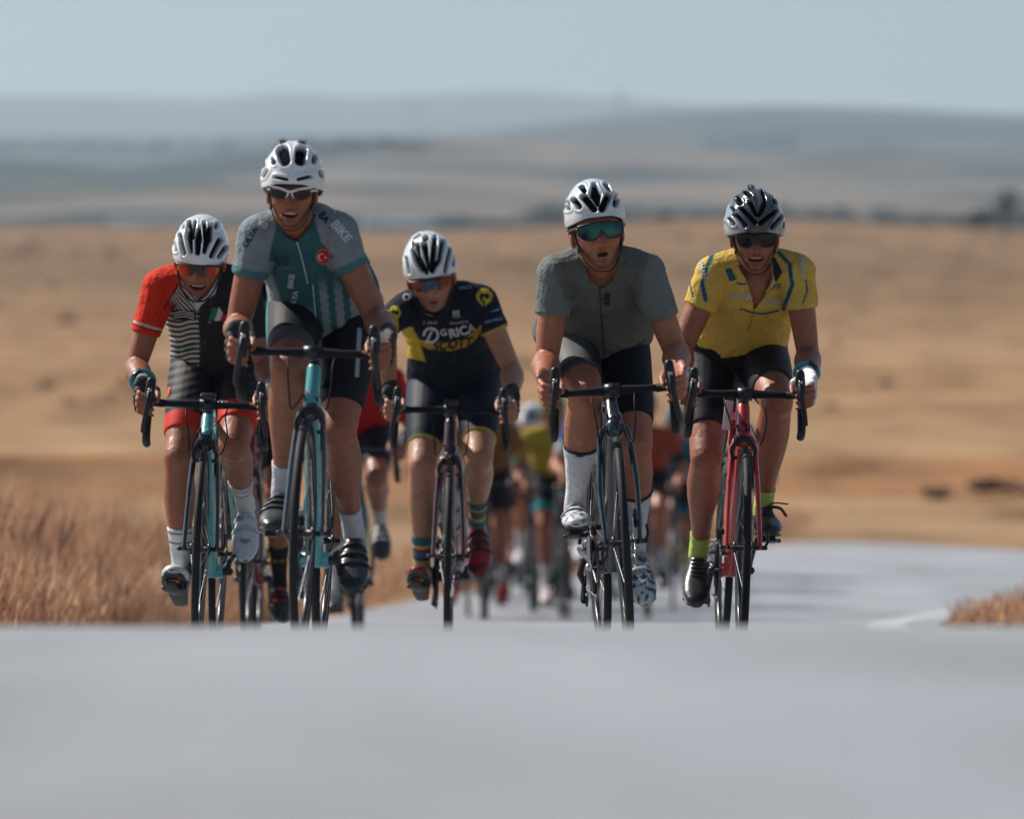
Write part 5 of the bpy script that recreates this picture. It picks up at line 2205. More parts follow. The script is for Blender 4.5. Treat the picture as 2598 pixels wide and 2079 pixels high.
c4 = rider(dict(
    key='olive', hemv=(662, 670), barw=.184, head_s=1.03, hel_s=.98, face_w=.95, teeth=0, hel_dz=0.002, elb=((1150, 700), (1420, 735)), d=17.85, wheel_px=1594, lean=-2.6, yaw=3.6, steer=-3.0, bar_dz=-.066, theta=36, foot=(2, -40), seed=4, disc=True, fork_w=.046,
    label='person in a plain grey green jersey with green mirrored glasses and bare hands',
    bike_label='dark green black bicycle with disc brakes ridden by the rider in grey green',
    frame=(.018, .032, .042), fork=(.020, .036, .046), stays=(.03, .03, .034), computer=.0, dark_crank=False,
    sh=((1173, 578), (1358, 573)), eye=(1265, 485), h_pitch=2, h_roll=-4, h_yaw=3, hip_x=-.01, skin='tan', stubble=.30, mouth=.0065, mouth_w=.017, hair=(.20, .19, .18), hair_amt=.6,
    helmet='diamond', vent_k=1.55, hel_col=(.58, .63, .66), glasses='shield', lens_col=lens_green, shield=(.024, -.030), jersey=jersey4, shorts=shorts4, socks=socks4, sock_h=.48,
    shoe='dial', shoe_pat='spots', shoe_col=(.58, .60, .62), shoe_detail=(.35, .36, .38), gloves=None, sleeve=.63,
    knee=(1238, 1338), pole=(1.0, .25, -.45), torso_w=1.10, build=1.06, sag=.018,
    neck_cut=[(1232, 555), (1242, 590), (1266, 606), (1290, 590), (1302, 555), (1290, 530), (1240, 530)]))

c5 = rider(dict(
    key='yellow', hemv=(630, 636), hel_dz=-0.016, elb=((1437, 690), (1700, 720)), d=18.8, wheel_px=1879, barw=.180, lean=1.7, yaw=1.4, steer=-1.5, bar_dz=-.036, theta=-144, foot=(-36, -4), seed=5,
    label='person in a yellow jersey unzipped at the neck, black sunglasses and dark helmet',
    bike_label='bright red bicycle ridden by the rider in the yellow jersey',
    frame=(.42, .018, .022), fork=(.48, .022, .024), stays=(.02, .022, .026), dark_crank=True,
    sh=((1502, 578), (1678, 574)), eye=(1593, 503), h_pitch=10, h_roll=-2, head_s=.97, hel_s=1.11, face_w=.96, hip_x=.0, skin='dark', stubble=.10, mouth=.0085, mouth_w=.028, smile=.0025,
    helmet='vees', hel_col=(.032, .040, .050), hel_side=(.26, .30, .34), glasses='wayfarer', tuft=((-.012, .171),), jersey=jersey5, shorts=shorts_black, socks=socks_lime, sock_h=.83,
    shoe='lace', shoe_pat='toe', shoe_col=(.030, .031, .034), shoe_detail=(.014, .014, .016), gloves=(.60, .63, .66), watch=1, sleeve=.54,
    knee=(1490, 1636), pole=(1.0, .25, -.5), hem=.76, torso_w=1.04, build=1.04, sag=0, jt0=.17,
    neck_cut=[(1556, 560), (1564, 574), (1576, 598), (1584, 624), (1589, 650), (1602, 632), (1616, 606), (1626, 580), (1620, 555), (1570, 550)]))

# ------------------------------------------------------------ lettering, badges and zips of the five
WHITE = (.52, .54, .57)
t = text_geo


def v1(cx, cy): return ((280 + cx * .29) / 1.205, (500 + cy * .29) / 1.2052)
def v2(cx, cy): return ((540 + cx * .3247) / 1.205, (340 + cy * .3247) / 1.2052)
def v3(cx, cy): return ((940 + cx * .29) / 1.205, (560 + cy * .29) / 1.2052)
def v4(cx, cy): return ((1300 + cx * .3015) / 1.205, (440 + cy * .3015) / 1.2052)
def v5(cx, cy): return ((1680 + cx * .2956) / 1.205, (450 + cy * .2956) / 1.2052)


def band_px(ctx, name, pts, w, color, **k):
    """a narrow printed line along front view points"""
    f = [Vector((p[0], p[1], 0)) for p in bez([(p[0], p[1], 0) for p in pts], 12 * (len(pts) - 1))]
    a, b = [], []
    for i, p in enumerate(f):
        q = (f[min(i + 1, len(f) - 1)] - f[max(i - 1, 0)]).normalized()
        nn_ = Vector((-q.y, q.x, 0)) * (w / 2)
        a.append((p + nn_)[:2])
        b.append((p - nn_)[:2])
    return poly_px(ctx, name, a + b[::-1], color, **k)


# 1
for pts, c in (([(890, 970), (950, 960), (910, 1080), (860, 1075)], (.015, .16, .06)), ([(950, 960), (985, 1012), (958, 1080), (908, 1083)], (.50, .50, .50)), ([(987, 1018), (1030, 1048), (1000, 1080), (962, 1080)], (.42, .02, .03))):
    poly_px(c1, 'flag_stripe', [v1(*p) for p in pts], c)
poly_px(c1, 'chest_badge', [v1(*p) for p in ((548, 985), (748, 992), (750, 1078), (548, 1072))], (.014, .014, .018), off=.003)
for o in (0, 22, 44):
    band_px(c1, 'badge_line', [v1(556, 1010 + o), v1(640, 996 + o), v1(735, 1016 + o)], 2.2, (.45, .44, .42), off=.0045)
poly_px(c1, 'collar', [v1(*p) for p in ((918, 690), (940, 700), (936, 760), (915, 845), (850, 892), (800, 930), (765, 985), (730, 915), (790, 900), (850, 850), (890, 790))], (.42, .43, .47), off=.006)
zip_line(c1, [v1(765, 985), v1(775, 1100), v1(790, 1240), v1(800, 1400)], .0022, M_STRAP)
decal(c1, 'lettering', t('Sur', .02), v1(870, 1092), 1, (.35, .34, .33), width=8, angle=-2)
hb_bvh = bvh_of(c1['bike'][2])
decal(c1, 'lettering', t('PRO', .05, .2), (466, 842), 1, WHITE, width=36, target=hb_bvh, parent=c1['bike'][2], off=.001)
sb = bvh_of(c1['shorts'])
poly_px_t = lambda ctx, name, pts, col, tgt, par: decal(ctx, name, poly_geo([[(p[0] - pts[0][0], -(p[1] - pts[0][1])) for p in pts]]), pts[0], 1.0, col, target=tgt, parent=par)
poly_px_t(c1, 'shorts_tab', [(346, 816), (353, 814), (349, 836), (343, 838)], (.5, .52, .54), sb, c1['shorts'])
poly_px_t(c1, 'shorts_tab', [(355, 815), (361, 816), (355, 836), (350, 836)], (.55, .09, .03), sb, c1['shorts'])

# 2
DT = (.010, .055, .062)
decal(c2, 'lettering', t('OLYA', .04), v2(292, 808), 1, DT, angle=60, width=47)
decal(c2, 'lettering', t('B', .04), v2(395, 712), 1, (.42, .43, .46), angle=60, width=14)
decal(c2, 'lettering', t('BIKE', .04), v2(1000, 762), 1, (.50, .52, .56), angle=-50, width=50)
decal(c2, 'lettering', t('EA', .04), v2(868, 655), 1, (.010, .028, .032), angle=-50, width=24)
decal(c2, 'star_badge', poly_geo([star(1, 0, 0, .5)]), v2(965, 588), 15, (.42, .43, .47))
decal(c2, 'badge_ring', poly_geo([circle(1)]), v2(862, 955), 16.2, (.50, .30, .30), off=.0022)
decal(c2, 'badge', poly_geo([circle(1)]), v2(862, 955), 15.0, (.46, .012, .022), off=.0034)
decal(c2, 'crescent', poly_geo([crescent(1)]), v2(850, 955), 8.6, (.62, .58, .58), off=.0048, angle=-12)
decal(c2, 'badge_star', poly_geo([star(1, 0, 0, math.pi)]), v2(888, 960), 4.3, (.62, .58, .58), off=.0048)
decal(c2, 'hill_logo', poly_geo([ring_loop(1, .86)]), v2(545, 990), 15, (.006, .040, .048), squash=.72)
decal(c2, 'hill_logo', poly_geo([[(-1, -.5), (-.45, .2), (-.2, -.05), (.25, .5), (1, -.5), (.25, .2), (-.2, -.3), (-.45, -.05)]]), v2(545, 995), 13, (.006, .040, .048))
decal(c2, 'lettering', t('TOPCU', .02), v2(575, 1048), 1, (.10, .16, .17), angle=2, width=40)
decal(c2, 'lettering', t('BIKE', .05), v2(615, 1150), 1, (.40, .43, .46), angle=82, width=30)
decal(c2, 'lettering', t('OLYA', .05), v2(638, 1292), 1, (.40, .43, .46), angle=78, width=38)
zip_line(c2, [v2(650, 822), v2(692, 960), v2(722, 1080), v2(742, 1168)], .0020, paint('white zip tape', (.48, .51, .54), .6))
zip_line(c2, [v2(782, 1178), v2(792, 1310), v2(806, 1460)], .0020, bpy.data.materials['white zip tape'])
zip_line(c2, [v2(566, 752), v2(600, 790), v2(648, 806), v2(680, 782), v2(690, 765)], .0022, bpy.data.materials['white zip tape'], 'collar_piping')
hb_bvh = bvh_of(c2['bike'][2])
decal(c2, 'lettering', t('Deda', .03), (631.5, 725), 1, WHITE, width=26, target=hb_bvh, parent=c2['bike'][2], off=.001)
decal(c2, 'lettering', t('ZERO', .03), (689, 729), 1, WHITE, width=29, target=hb_bvh, parent=c2['bike'][2], off=.001)
fb = bvh_of(c2['bike'][1])
decal(c2, 'head_badge', poly_geo([[(-1, .3), (-.2, .1), (0, 1), (.2, .1), (1, .3), (.5, -.3), (.8, -.6), (.1, -.4), (0, -1), (-.1, -.4), (-.8, -.6), (-.5, -.3)]]), (653, 822), 9, (.16, .20, .22), target=fb, parent=c2['bike'][1], off=.001)

# 3
YEL = (.46, .36, .035)
S_LOGO = [[(-.35, 1.0), (.45, .95), (1.0, .35), (1.0, -.25), (.62, .10), (.55, .35), (.15, .62), (-.05, .35), (-.35, .55)],
          [(-.45, .95), (-1.0, .35), (-.9, -.25), (-.2, -1.0), (-.2, -.60), (-.55, -.2), (-.55, .2), (-.3, .45)],
          [(.0, -1.0), (.9, -.35), (.62, .05), (.25, -.25), (-.05, .1), (-.25, -.15), (.05, -.5)]]
decal(c3, 'sleeve_logo', poly_geo(S_LOGO), v3(995, 672), 17, YEL, squash=1.12, angle=4)
decal(c3, 'sleeve_logo', poly_geo(S_LOGO), v3(208, 815), 13, YEL, squash=1.25, angle=-4)
decal(c3, 'chest_ring', poly_geo([ring_loop(1, .70, 26, .3)]), v3(530, 1000), 17, WHITE, angle=205)
decal(c3, 'chest_ring', poly_geo([[(-.9, -1.1), (-.55, -1.15), (.05, .1), (.35, .75), (.05, .7), (-.45, -.25)]]), v3(530, 1000), 15, WHITE)
decal(c3, 'lettering', t('G', .03), v3(640, 980), 1, WHITE, angle=12, width=13)
decal(c3, 'lettering', t('RICA', .035), v3(802, 966), 1, WHITE, angle=14, width=58)
decal(c3, 'lettering', t('SCOTT', .04, .25), v3(712, 1083), 1, (.012, .016, .03), angle=8, width=88)
decal(c3, 'lettering', t('ORICA', .03), v3(830, 590), 1, (.20, .30, .36), angle=6, width=29)
decal(c3, 'lettering', t('OR', .03), v3(360, 660), 1, (.28, .32, .37), angle=4, width=16)
decal(c3, 'shoulder_ring', poly_geo([ring_loop(1, .6)]), v3(312, 672), 8, (.28, .34, .38))
decal(c3, 'lettering', t('giordana', .02), v3(1075, 870), 1, (.16, .30, .38), angle=14, width=38)
decal(c3, 'sleeve_arrow', poly_geo([[(-1, -.25), (.4, .1), (1, .3), (.8, -.1), (.3, -.2)]]), v3(1085, 782), 11, (.16, .30, .38), angle=4)
decal(c3, 'lettering', t('GreenEDGE', .02), v3(775, 890), 1, (.34, .36, .39), angle=5, width=40)
decal(c3, 'lettering', t('F. Michi', .02), v3(525, 892), 1, (.30, .32, .35), angle=2, width=30)
decal(c3, 'chest_emblem', poly_geo([[(-1, 1), (1, 1), (1, .25), (-1, .25)], [(-1, .1), (-.1, .1), (-.1, -.5), (-1, -.5)], [(.1, .1), (1, .1), (1, -.5), (.1, -.5)], [(-1.2, -.8), (1.2, -.8), (1.2, -1), (-1.2, -1)]]), v3(748, 815), 7.2, (.34, .36, .40), angle=4)
decal(c3, 'lettering', t('benetton', .02), v3(272, 962), 1, (.16, .28, .36), width=15, angle=-4)
zip_line(c3, [v3(600, 850), v3(660, 950), v3(712, 1100), v3(740, 1230)], .0018, M_STRAP)

# 4
zip_line(c4, [v4(725, 862), v4(735, 1000), v4(755, 1250), v4(776, 1530)], .0030, paint('dark zip tape', (.022, .020, .022), .6))
pl = [v4(722, 862), v4(738, 862), v4(736, 932), v4(726, 932)]
poly_px(c4, 'zip_pull', pl, (.40, .41, .42), off=.006)
decal(c4, 'lettering', t('ale', .05), v4(791, 1055), 1, (.020, .020, .022), angle=90, width=27)
band_px(c4, 'collar_edge', [v4(585, 650), v4(640, 760), v4(718, 850)], 4.2, (.062, .066, .062), off=.004)
band_px(c4, 'collar_edge', [v4(736, 850), v4(800, 790), v4(880, 660)], 4.2, (.062, .066, .062), off=.004)
zip_line(c4, [v4(990, 1480), v4(1060, 1440), v4(1120, 1400)], .0022, M_STRAP, 'hem_piping')

# 5
W5 = (.44, .45, .38)
decal(c5, 'lettering', t('SHIM', .03, .1), v5(686, 1022), 1, W5, angle=-9, width=50)
decal(c5, 'lettering', t('ANO', .03, -.1), v5(945, 1066), 1, W5, angle=8, width=38)
decal(c5, 'lettering', t('SHIMANO', .03), v5(345, 790), 1, (.48, .50, .44), angle=-72, width=62)
decal(c5, 'lettering', t('SHIMANO', .03), v5(1205, 765), 1, (.44, .46, .40), angle=-84, width=58)
BLU = (.008, .085, .135)
poly_px(c5, 'collar', [v5(*p) for p in ((948, 690), (970, 700), (1034, 810), (978, 890), (952, 800))], (.014, .015, .020), off=.009)
poly_px(c5, 'collar_tape', [v5(*p) for p in ((922, 820), (945, 840), (968, 890), (930, 955))], (.42, .43, .44), off=.006)
poly_px(c5, 'chest_stripe', [v5(*p) for p in ((540, 790), (590, 780), (640, 880), (580, 890))], BLU)
for pts, w in (([(642, 905), (690, 915), (755, 905)], 3.2), ([(700, 1130), (735, 1148), (790, 1160), (880, 1168), (1000, 1140)], 3.4), ([(665, 1130), (695, 1132)], 3.0), ([(930, 965), (975, 925), (1020, 915)], 3.0), ([(975, 945), (1020, 942)], 3.0)):
    band_px(c5, 'chest_stripe', [v5(*p) for p in pts], w, BLU)
zip_line(c5, [v5(795, 1090), v5(770, 1220), v5(735, 1330)], .0018, paint('yellow zip tape', (.30, .21, .03), .6))
zip_line(c5, [v5(672, 760), v5(730, 880), v5(775, 1000), v5(792, 1115)], .0022, bpy.data.materials['yellow zip tape'])
zip_line(c5, [v5(795, 1095), v5(870, 1035), v5(940, 950), v5(985, 880)], .0022, bpy.data.materials['yellow zip tape'])
fb = bvh_of(c5['bike'][1])
decal(c5, 'head_badge', poly_geo([[(-1, .55), (-.2, .45), (.15, .15), (.9, .75), (1, .5), (.35, -.1), (.35, -1), (.7, -1.1), (-.5, -1.1), (.0, -.95), (.0, -.1), (-.5, .2)]]), (1569, 896), 12, (.06, .012, .016), target=fb, parent=c5['bike'][1], off=.001)
nb = MB().box((-.036, -.16, .79), (.030, .004, .10), Matrix.Rotation(.25, 3, 'Z') @ Matrix.Rotation(.08, 3, 'Y'))
nb.build('number_plate', paint('white plate', (.58, .60, .62), .5), c5['bike'][0])

# ------------------------------------------------------------ riders behind
def flat(c, c2=None, yb=None):
    def f(x, y, co, dist, ctx):
        C = fill(len(x), c)
        if c2 is not None:
            for s in (-1, 1):
                dd, tt = dist[s]
                C = paintw(C, (dd < .1) * (tt > .45), c2)
        return C
    return f


def flat_s(c, c2=None):
    def f(x, y, co, hd, ctx):
        C = fill(len(x), c)
        if c2 is not None:
            for s in (-1, 1):
                dd, tt = hd[s]
                C = paintw(C, (dd < .12) * (tt > .66), c2)
        return C
    return f


sock = lambda c: (lambda d: fill(len(d), c))


def sock_gold(d):
    C = fill(len(d), (.016, .016, .018))
    return paintw(C, (np.abs(d - .055) < .006) * (np.arange(len(d)) % 3 > 0), (.30, .20, .06))


BLK = (.014, .015, .02)
c6 = rider(dict(key='dark', d=22.6, wheel_px=622, lean=1.0, theta=72, foot=(0, -22), seed=6, h_pitch=24, hx=.02, shz=1.19, hz=1.30, ysh=-.30,
    label='person in dark kit with black gold banded socks, mostly hidden behind the crescent badge rider',
    bike_label='black and red bicycle squeezed between the two celeste bicycles',
    frame=(.20, .014, .02), fork=(.03, .03, .035), stays=(.02, .02, .024), jersey=flat((.012, .015, .022)), shorts=flat_s(BLK), socks=sock_gold, sock_h=.60,
    shoe='strap', shoe_col=(.022, .022, .026), shoe_detail=(.20, .015, .02), gloves=(.02, .02, .024), skin='dark', helmet='ribs', hel_col=(.04, .05, .06), lens_col=lens_red))
c7 = rider(dict(key='crimson', d=26.5, wheel_px=901, lean=-.6, theta=-52, foot=(-10, -34), seed=7, h_pitch=20, hx=.03, shz=1.23, hz=1.33,
    label='person in a bright red jersey and white socks, mostly hidden behind the crescent badge rider',
    bike_label='dark teal bicycle ridden by the rider in the bright red jersey',
    frame=(.02, .12, .15), fork=(.02, .13, .16), stays=(.02, .05, .06), jersey=flat((.42, .012, .02)), shorts=flat_s(BLK), socks=sock((.50, .51, .53)), sock_h=.66,
    shoe='strap', shoe_col=(.05, .05, .055), shoe_detail=(.3, .3, .3), gloves=(.015, .016, .02), skin='dark', helmet='ribs', lens_col=lens_red))
BACK = [
    ('lime', 38, 1440, -3.5, -70, 'person in a yellow jersey with blue cuffs and a green helmet, in the blurred pack', 'dark bicycle under the rider in the yellow jersey with blue cuffs', (.34, .26, .03), (.02, .12, .19), BLK, (.02, .20, .24), (.10, .20, .07), 'dark', (.55, .55, .57), (.5, .42, .42)),
    ('rust', 42, 1350, -.5, 30, 'person in a rust brown jersey with a pale grey helmet, in the blurred pack', 'black bicycle under the blurred rider in rust brown', (.26, .11, .035), (.12, .06, .03), BLK, None, (.50, .56, .60), 'tan', (.5, .5, .52), (.5, .5, .52)),
    ('ochre', 48, 1288, 1.0, 120, 'person in a dark jersey with ochre hems and blue shoes, in the blurred pack', 'dark bicycle under the blurred rider with ochre hems', (.035, .030, .020), (.25, .17, .03), (.02, .02, .022), (.30, .20, .03), (.08, .08, .06), 'tan', (.28, .34, .08), (.10, .18, .28)),
    ('blue', 44, 1707, 1.0, 20, 'person in a bright blue jersey with a dark helmet, between the two right hand riders', 'black bicycle under the blurred rider in bright blue', (.02, .12, .19), (.02, .12, .19), BLK, (.02, .14, .24), (.06, .06, .06), 'dark', (.45, .40, .12), (.05, .05, .06)),
    ('midnight', 56, 1888, .5, -60, 'person in dark blue behind the red bicycle, furthest right of the pack', 'dark bicycle behind the bright red bicycle', (.015, .020, .034), (.20, .02, .03), BLK, None, (.10, .10, .12), 'tan', (.06, .06, .07), (.05, .055, .06)),
    ('mauve', 40, 1188, -1.0, -95, 'person in mauve grey with red shoes, blurred behind the navy kit rider', 'black bicycle under the blurred rider in mauve grey', (.22, .19, .23), (.22, .19, .23), (.05, .04, .05), None, (.45, .47, .5), 'tan', (.02, .02, .02), (.40, .02, .025)),
    ('straw', 46, 1606, 1.5, 60, 'person in a straw coloured jersey, blurred and hidden behind the disc brake bicycle', 'dark bicycle hidden behind the disc brake bicycle', (.30, .24, .05), (.30, .24, .05), BLK, None, (.45, .46, .48), 'tan', (.5, .5, .5), (.30, .31, .33)),
    ('amber', 50, 1330, .5, 10, 'person in an amber and black jersey, blurred between the rust brown and yellow riders', 'dark bicycle under the blurred rider in amber and black', (.30, .14, .03), (.03, .03, .03), BLK, None, (.05, .05, .06), 'tan', (.5, .5, .5), (.4, .4, .4)),
    ('ivory', 47, 1236, 1.0, 200, 'person in a pale ivory jersey, blurred close behind the navy kit rider', 'dark bicycle under the blurred rider in pale ivory', (.34, .32, .28), (.34, .32, .28), BLK, None, (.30, .32, .34), 'tan', (.03, .03, .03), (.05, .05, .05)),
    ('forest', 54, 1490, -1.0, 75, 'person in a dark green jersey, blurred far back in the pack', 'dark bicycle under the blurred rider in dark green', (.02, .07, .04), (.02, .07, .04), BLK, (.02, .12, .16), (.10, .16, .08), 'dark', (.5, .5, .5), (.05, .05, .05)),
    ('sand', 58, 1655, .0, -30, 'person in a sand brown jersey, blurred left of the bright blue rider', 'dark bicycle left of the blurred rider in bright blue', (.24, .17, .09), (.05, .05, .05), BLK, None, (.06, .06, .06), 'tan', (.4, .42, .1), (.06, .06, .06)),
    ('plum', 50, 1745, -1.5, 110, 'person in a plum red jersey, blurred right of the bright blue rider', 'dark bicycle right of the blurred rider in bright blue', (.12, .02, .04), (.12, .02, .04), BLK, None, (.4, .42, .44), 'dark', (.5, .5, .5), (.3, .3, .3)),
    ('coral', 44, 1268, -.5, -20, 'person in a coral orange jersey with black sleeves, blurred in the pack', 'dark bicycle under the blurred rider in coral orange', (.36, .12, .05), (.02, .02, .02), BLK, None, (.35, .33, .28), 'tan', (.5, .5, .5), (.36, .02, .02)),
    ('cobalt', 36, 1512, 1.0, 40, 'person in a cobalt and white jersey, blurred close behind the disc brake bicycle', 'dark bicycle close behind the disc brake bicycle', (.05, .10, .26), (.45, .46, .48), BLK, None, (.5, .52, .55), 'tan', (.5, .5, .52), (.45, .46, .48)),
    ('brick', 39, 1640, -1.0, 160, 'person in a brick red jersey, blurred behind the right hand of the grey green rider', 'dark bicycle under the blurred rider in brick red', (.30, .05, .03), (.03, .03, .035), BLK, None, (.05, .055, .06), 'tan', (.45, .46, .48), (.05, .05, .055)),
    ('gold', 43, 1418, .5, 95, 'person in a gold and black jersey, blurred and overlapping the yellow blue cuffed rider', 'dark bicycle of the gold jersey rider in the blurred pack', (.36, .22, .03), (.02, .02, .025), BLK, None, (.48, .50, .52), 'tan', (.5, .5, .5), (.06, .06, .065)),
    ('copper', 37, 1226, .0, 60, 'person in a copper brown jersey, blurred between the navy rider and the pack', 'dark bicycle under the blurred rider in copper brown', (.20, .085, .03), (.30, .20, .04), BLK, None, (.40, .43, .46), 'dark', (.5, .5, .52), (.35, .02, .03)),
    ('slate', 52, 1768, -1.0, 150, 'person in slate and black, blurred beside the bright blue rider', 'dark bicycle beside the blurred rider in bright blue', (.022, .024, .032), (.03, .03, .04), BLK, None, (.05, .05, .06), 'dark', (.02, .02, .02), (.04, .045, .055)),
]
for i, (k_, d_, wp, ln, th_, lab, blab, jc, cc, sc_, hc, hel, sk, so_, sho) in enumerate(BACK):
    r_ = random.Random(i)
    rider(dict(key=k_, d=d_, wheel_px=wp, lean=ln, yaw=r_.uniform(-3, 3), theta=th_, foot=(-12, -18), seed=10 + i, lo=True, h_pitch=r_.uniform(6, 26), shz=r_.uniform(1.20, 1.28), hz=r_.uniform(1.34, 1.42),
               label=lab, bike_label=blab, frame=r_.choice([(.03, .03, .035), (.02, .06, .08), (.10, .02, .02), (.02, .02, .024)]), jersey=flat(jc, cc), shorts=flat_s(sc_, hc), socks=sock(so_), sock_h=r_.choice([.6, .68]),
               shoe_col=sho, skin=sk, helmet='ribs', hel_col=hel, gloves=None))

# ------------------------------------------------------------ grass
M_GRASS = attr_mat('dry grass', 0.75, 0.25, 0.12, 8)
_b = M_GRASS.node_tree
_p = _b.nodes['Principled BSDF']
_tr = _b.nodes.new('ShaderNodeBsdfTranslucent')
_mx = _b.nodes.new('ShaderNodeMixShader')
_mx.inputs[0].default_value = 0.35
_at = next(q for q in _b.nodes if q.type == 'ATTRIBUTE')
_b.links.new(_at.outputs['Color'], _tr.inputs[0])
_b.links.new(_p.outputs[0], _mx.inputs[1])
_b.links.new(_tr.outputs[0], _mx.inputs[2])
_b.links.new(_mx.outputs[0], _b.nodes['Material Output'].inputs['Surface'])


def grass(name, n, place, hfun, seed, wmul=1.0, lean=.15, head=.45):
    rs = np.random.RandomState(seed)
    V, Fc, C = [], [], []
    k = 0
    tries = 0
    while k < n and tries < n * 6:
        tries += 1
        x, y = place(rs)
        den = noise.noise(Vector((x * .9, y * .55, seed))) * .5 + .5
        if rs.rand() > den * 1.35:
            continue
        h = hfun(x, y) * (.30 + .85 * rs.rand() ** 1.6) * (.55 + .8 * den)
        if h < .03:
            continue
        z = gz(y) - .03
        a = rs.uniform(0, 6.28)
        w = rs.uniform(.0016, .0036) * wmul
        bx, by = math.cos(a) * w, math.sin(a) * w
        lx, ly = rs.normal(.05, lean) * h, rs.normal(0, lean) * h
        hd = rs.rand() < head
        rows = ((0, 1.0), (.35, .9), (.68, .7), (.84, 2.1 if hd else .5), (1.0, .25))
        b = len(V)
        for t_, ww in rows:
            q = t_ * t_
            V.append((x + lx * q - bx * ww, y + ly * q - by * ww, z + h * t_))
            V.append((x + lx * q + bx * ww, y + ly * q + by * ww, z + h * t_))
        tone = rs.uniform(.70, 1.2) * (.72 + .5 * (noise.noise(Vector((x * 1.6, y * .8, 7.7))) * .5 + .5))
        hue = rs.rand()
        base = np.array(srgb(*((184, 143, 112) if hue < .5 else (166, 124, 102) if hue < .8 else (208, 174, 142)))) * tone
        for t_, ww in rows:
            c = base * (1.0 if t_ < .8 else 1.12)
            C += [tuple(c)] * 2
        for r in range(4):
            Fc.append((b + r * 2, b + r * 2 + 1, b + r * 2 + 3, b + r * 2 + 2))
        k += 1
    me = mesh_from(name, V, Fc, M_GRASS, C)
    o = link(bpy.data.objects.new(name, me))
    return tag(o, kind='stuff')


def _near_left(rs):
    y = rs.uniform(21.5, 37)
    e_ = edge(LEFT_E, y)
    return e_ - .12 - abs(rs.normal(0, 1.25)), y


def _h_left(x, y):
    dx = edge(LEFT_E, y) - x
    return min(.72, .22 + dx * .46)


def _right(rs):
    i = rs.randint(60, len(_R) - 90)
    p, q = _R[i], _R[i + 1]
    l = math.hypot(q[0] - p[0], q[1] - p[1])
    d = _right.d = .04 + abs(rs.normal(0, 1.5))
    return p[0] + (q[1] - p[1]) / l * d, p[1] - (q[0] - p[0]) / l * d


grass('tall_dry_grass', 34000, _near_left, _h_left, 3, 1.15)
grass('dry_grass', 9000, lambda rs: (lambda y: (edge(LEFT_E, y) - .05 - abs(rs.normal(0, 1.6)), y))(rs.uniform(36, 84)), lambda x, y: .26, 4, 2.0)
grass('dry_grass', 11000, _right, lambda x, y: min(.42, .14 + .20 * _right.d), 5, 2.0)


def scrub():
    rs = np.random.RandomState(9)
    V, Fc, C = [], [], []
    for i in range(110):
        y = 88 + (rs.rand() ** .8) * 420
        x = rs.uniform(-.14, .14) * y
        if y < 104 and edge(LEFT_E, y) - 1 < x:
            continue
        if noise.noise(Vector((x * .05, y * .02, 5))) < -.05:
            continue
        s = rs.uniform(.10, .34) * (1.0 + y / 400)
        z = gz(y) - .05
        b = len(V)
        n_ = 9
        c = np.array(srgb(*((138, 110, 86) if rs.rand() < .3 else (180, 152, 122)))) * rs.uniform(.6, 1.05)
        for k in range(n_):
            a = rs.uniform(0, 6.28)
            r = s * rs.uniform(.3, 1)
            p = (x + r * math.cos(a), y + r * math.sin(a), z)
            q = (x + r * .6 * math.cos(a) + rs.normal(0, .1) * s, y + r * .6 * math.sin(a), z + s * rs.uniform(.4, .9))
            w = s * .22
            V += [(p[0] - w, p[1], p[2]), (p[0] + w, p[1], p[2]), (q[0] + w * .7, q[1], q[2]), (q[0] - w * .7, q[1], q[2])]
            Fc.append((len(V) - 4, len(V) - 3, len(V) - 2, len(V) - 1))
            C += [tuple(c)] * 4
    o = link(bpy.data.objects.new('field_scrub', mesh_from('field_scrub', V, Fc, M_GRASS, C)))
    tag(o, kind='stuff')


scrub()

# ------------------------------------------------------------ trees, sheds and pylons far off
def land_bvh():
    V, Fc = [], []
    for o in bpy.data.objects:
        if o.type == 'MESH' and (o.name.startswith('hills') or o.name == 'field'):
            b = len(V)
            V += [tuple(v.co) for v in o.data.vertices]
            Fc += [tuple(i + b for i in p.vertices) for p in o.data.polygons]
    return BVHTree.FromPolygons(V, Fc)


LAND = land_bvh()


def land_hit(px, py, dmin=60.0):
    dr = V3((px - 1299) / F_PX, 1, -(py - 1039.5) / F_PX).normalized()
    st_ = dr * dmin
    h, n_, i, dd = LAND.ray_cast(st_, dr)
    return h


M_LEAF = attr_mat('dusty leaves', 0.7, 0.3, 0.2, 1.5)
M_BARK = plain('bark', (.07, .055, .042), 0.9, scale=8)


def leaf_cloud(c, rx, ry, rz, n, leaf, rs, col):
    V, Fc, C = [], [], []
    lobes = [(rs.normal(0, .45, 3) * np.array((1, 1, .7)), rs.uniform(.4, .7)) for _ in range(7)]
    for i in range(n):
        o_, s = lobes[rs.randint(len(lobes))]
        d = rs.normal(0, 1, 3)
        d /= np.linalg.norm(d)
        p = (o_ * .8 + d * s * rs.uniform(.6, 1.0) ** .5) * np.array((rx, ry, rz)) + np.array(c)
        u, v = rs.normal(0, 1, 3), rs.normal(0, 1, 3)
        u = u / np.linalg.norm(u) * leaf
        v = v / np.linalg.norm(v) * leaf
        b = len(V)
        V += [tuple(p - u), tuple(p + v * .6), tuple(p + u), tuple(p - v * .6)]
        Fc.append((b, b + 1, b + 2, b + 3))
        C += [tuple(np.array(col) * rs.uniform(.55, 1.4))] * 4
    return V, Fc, C


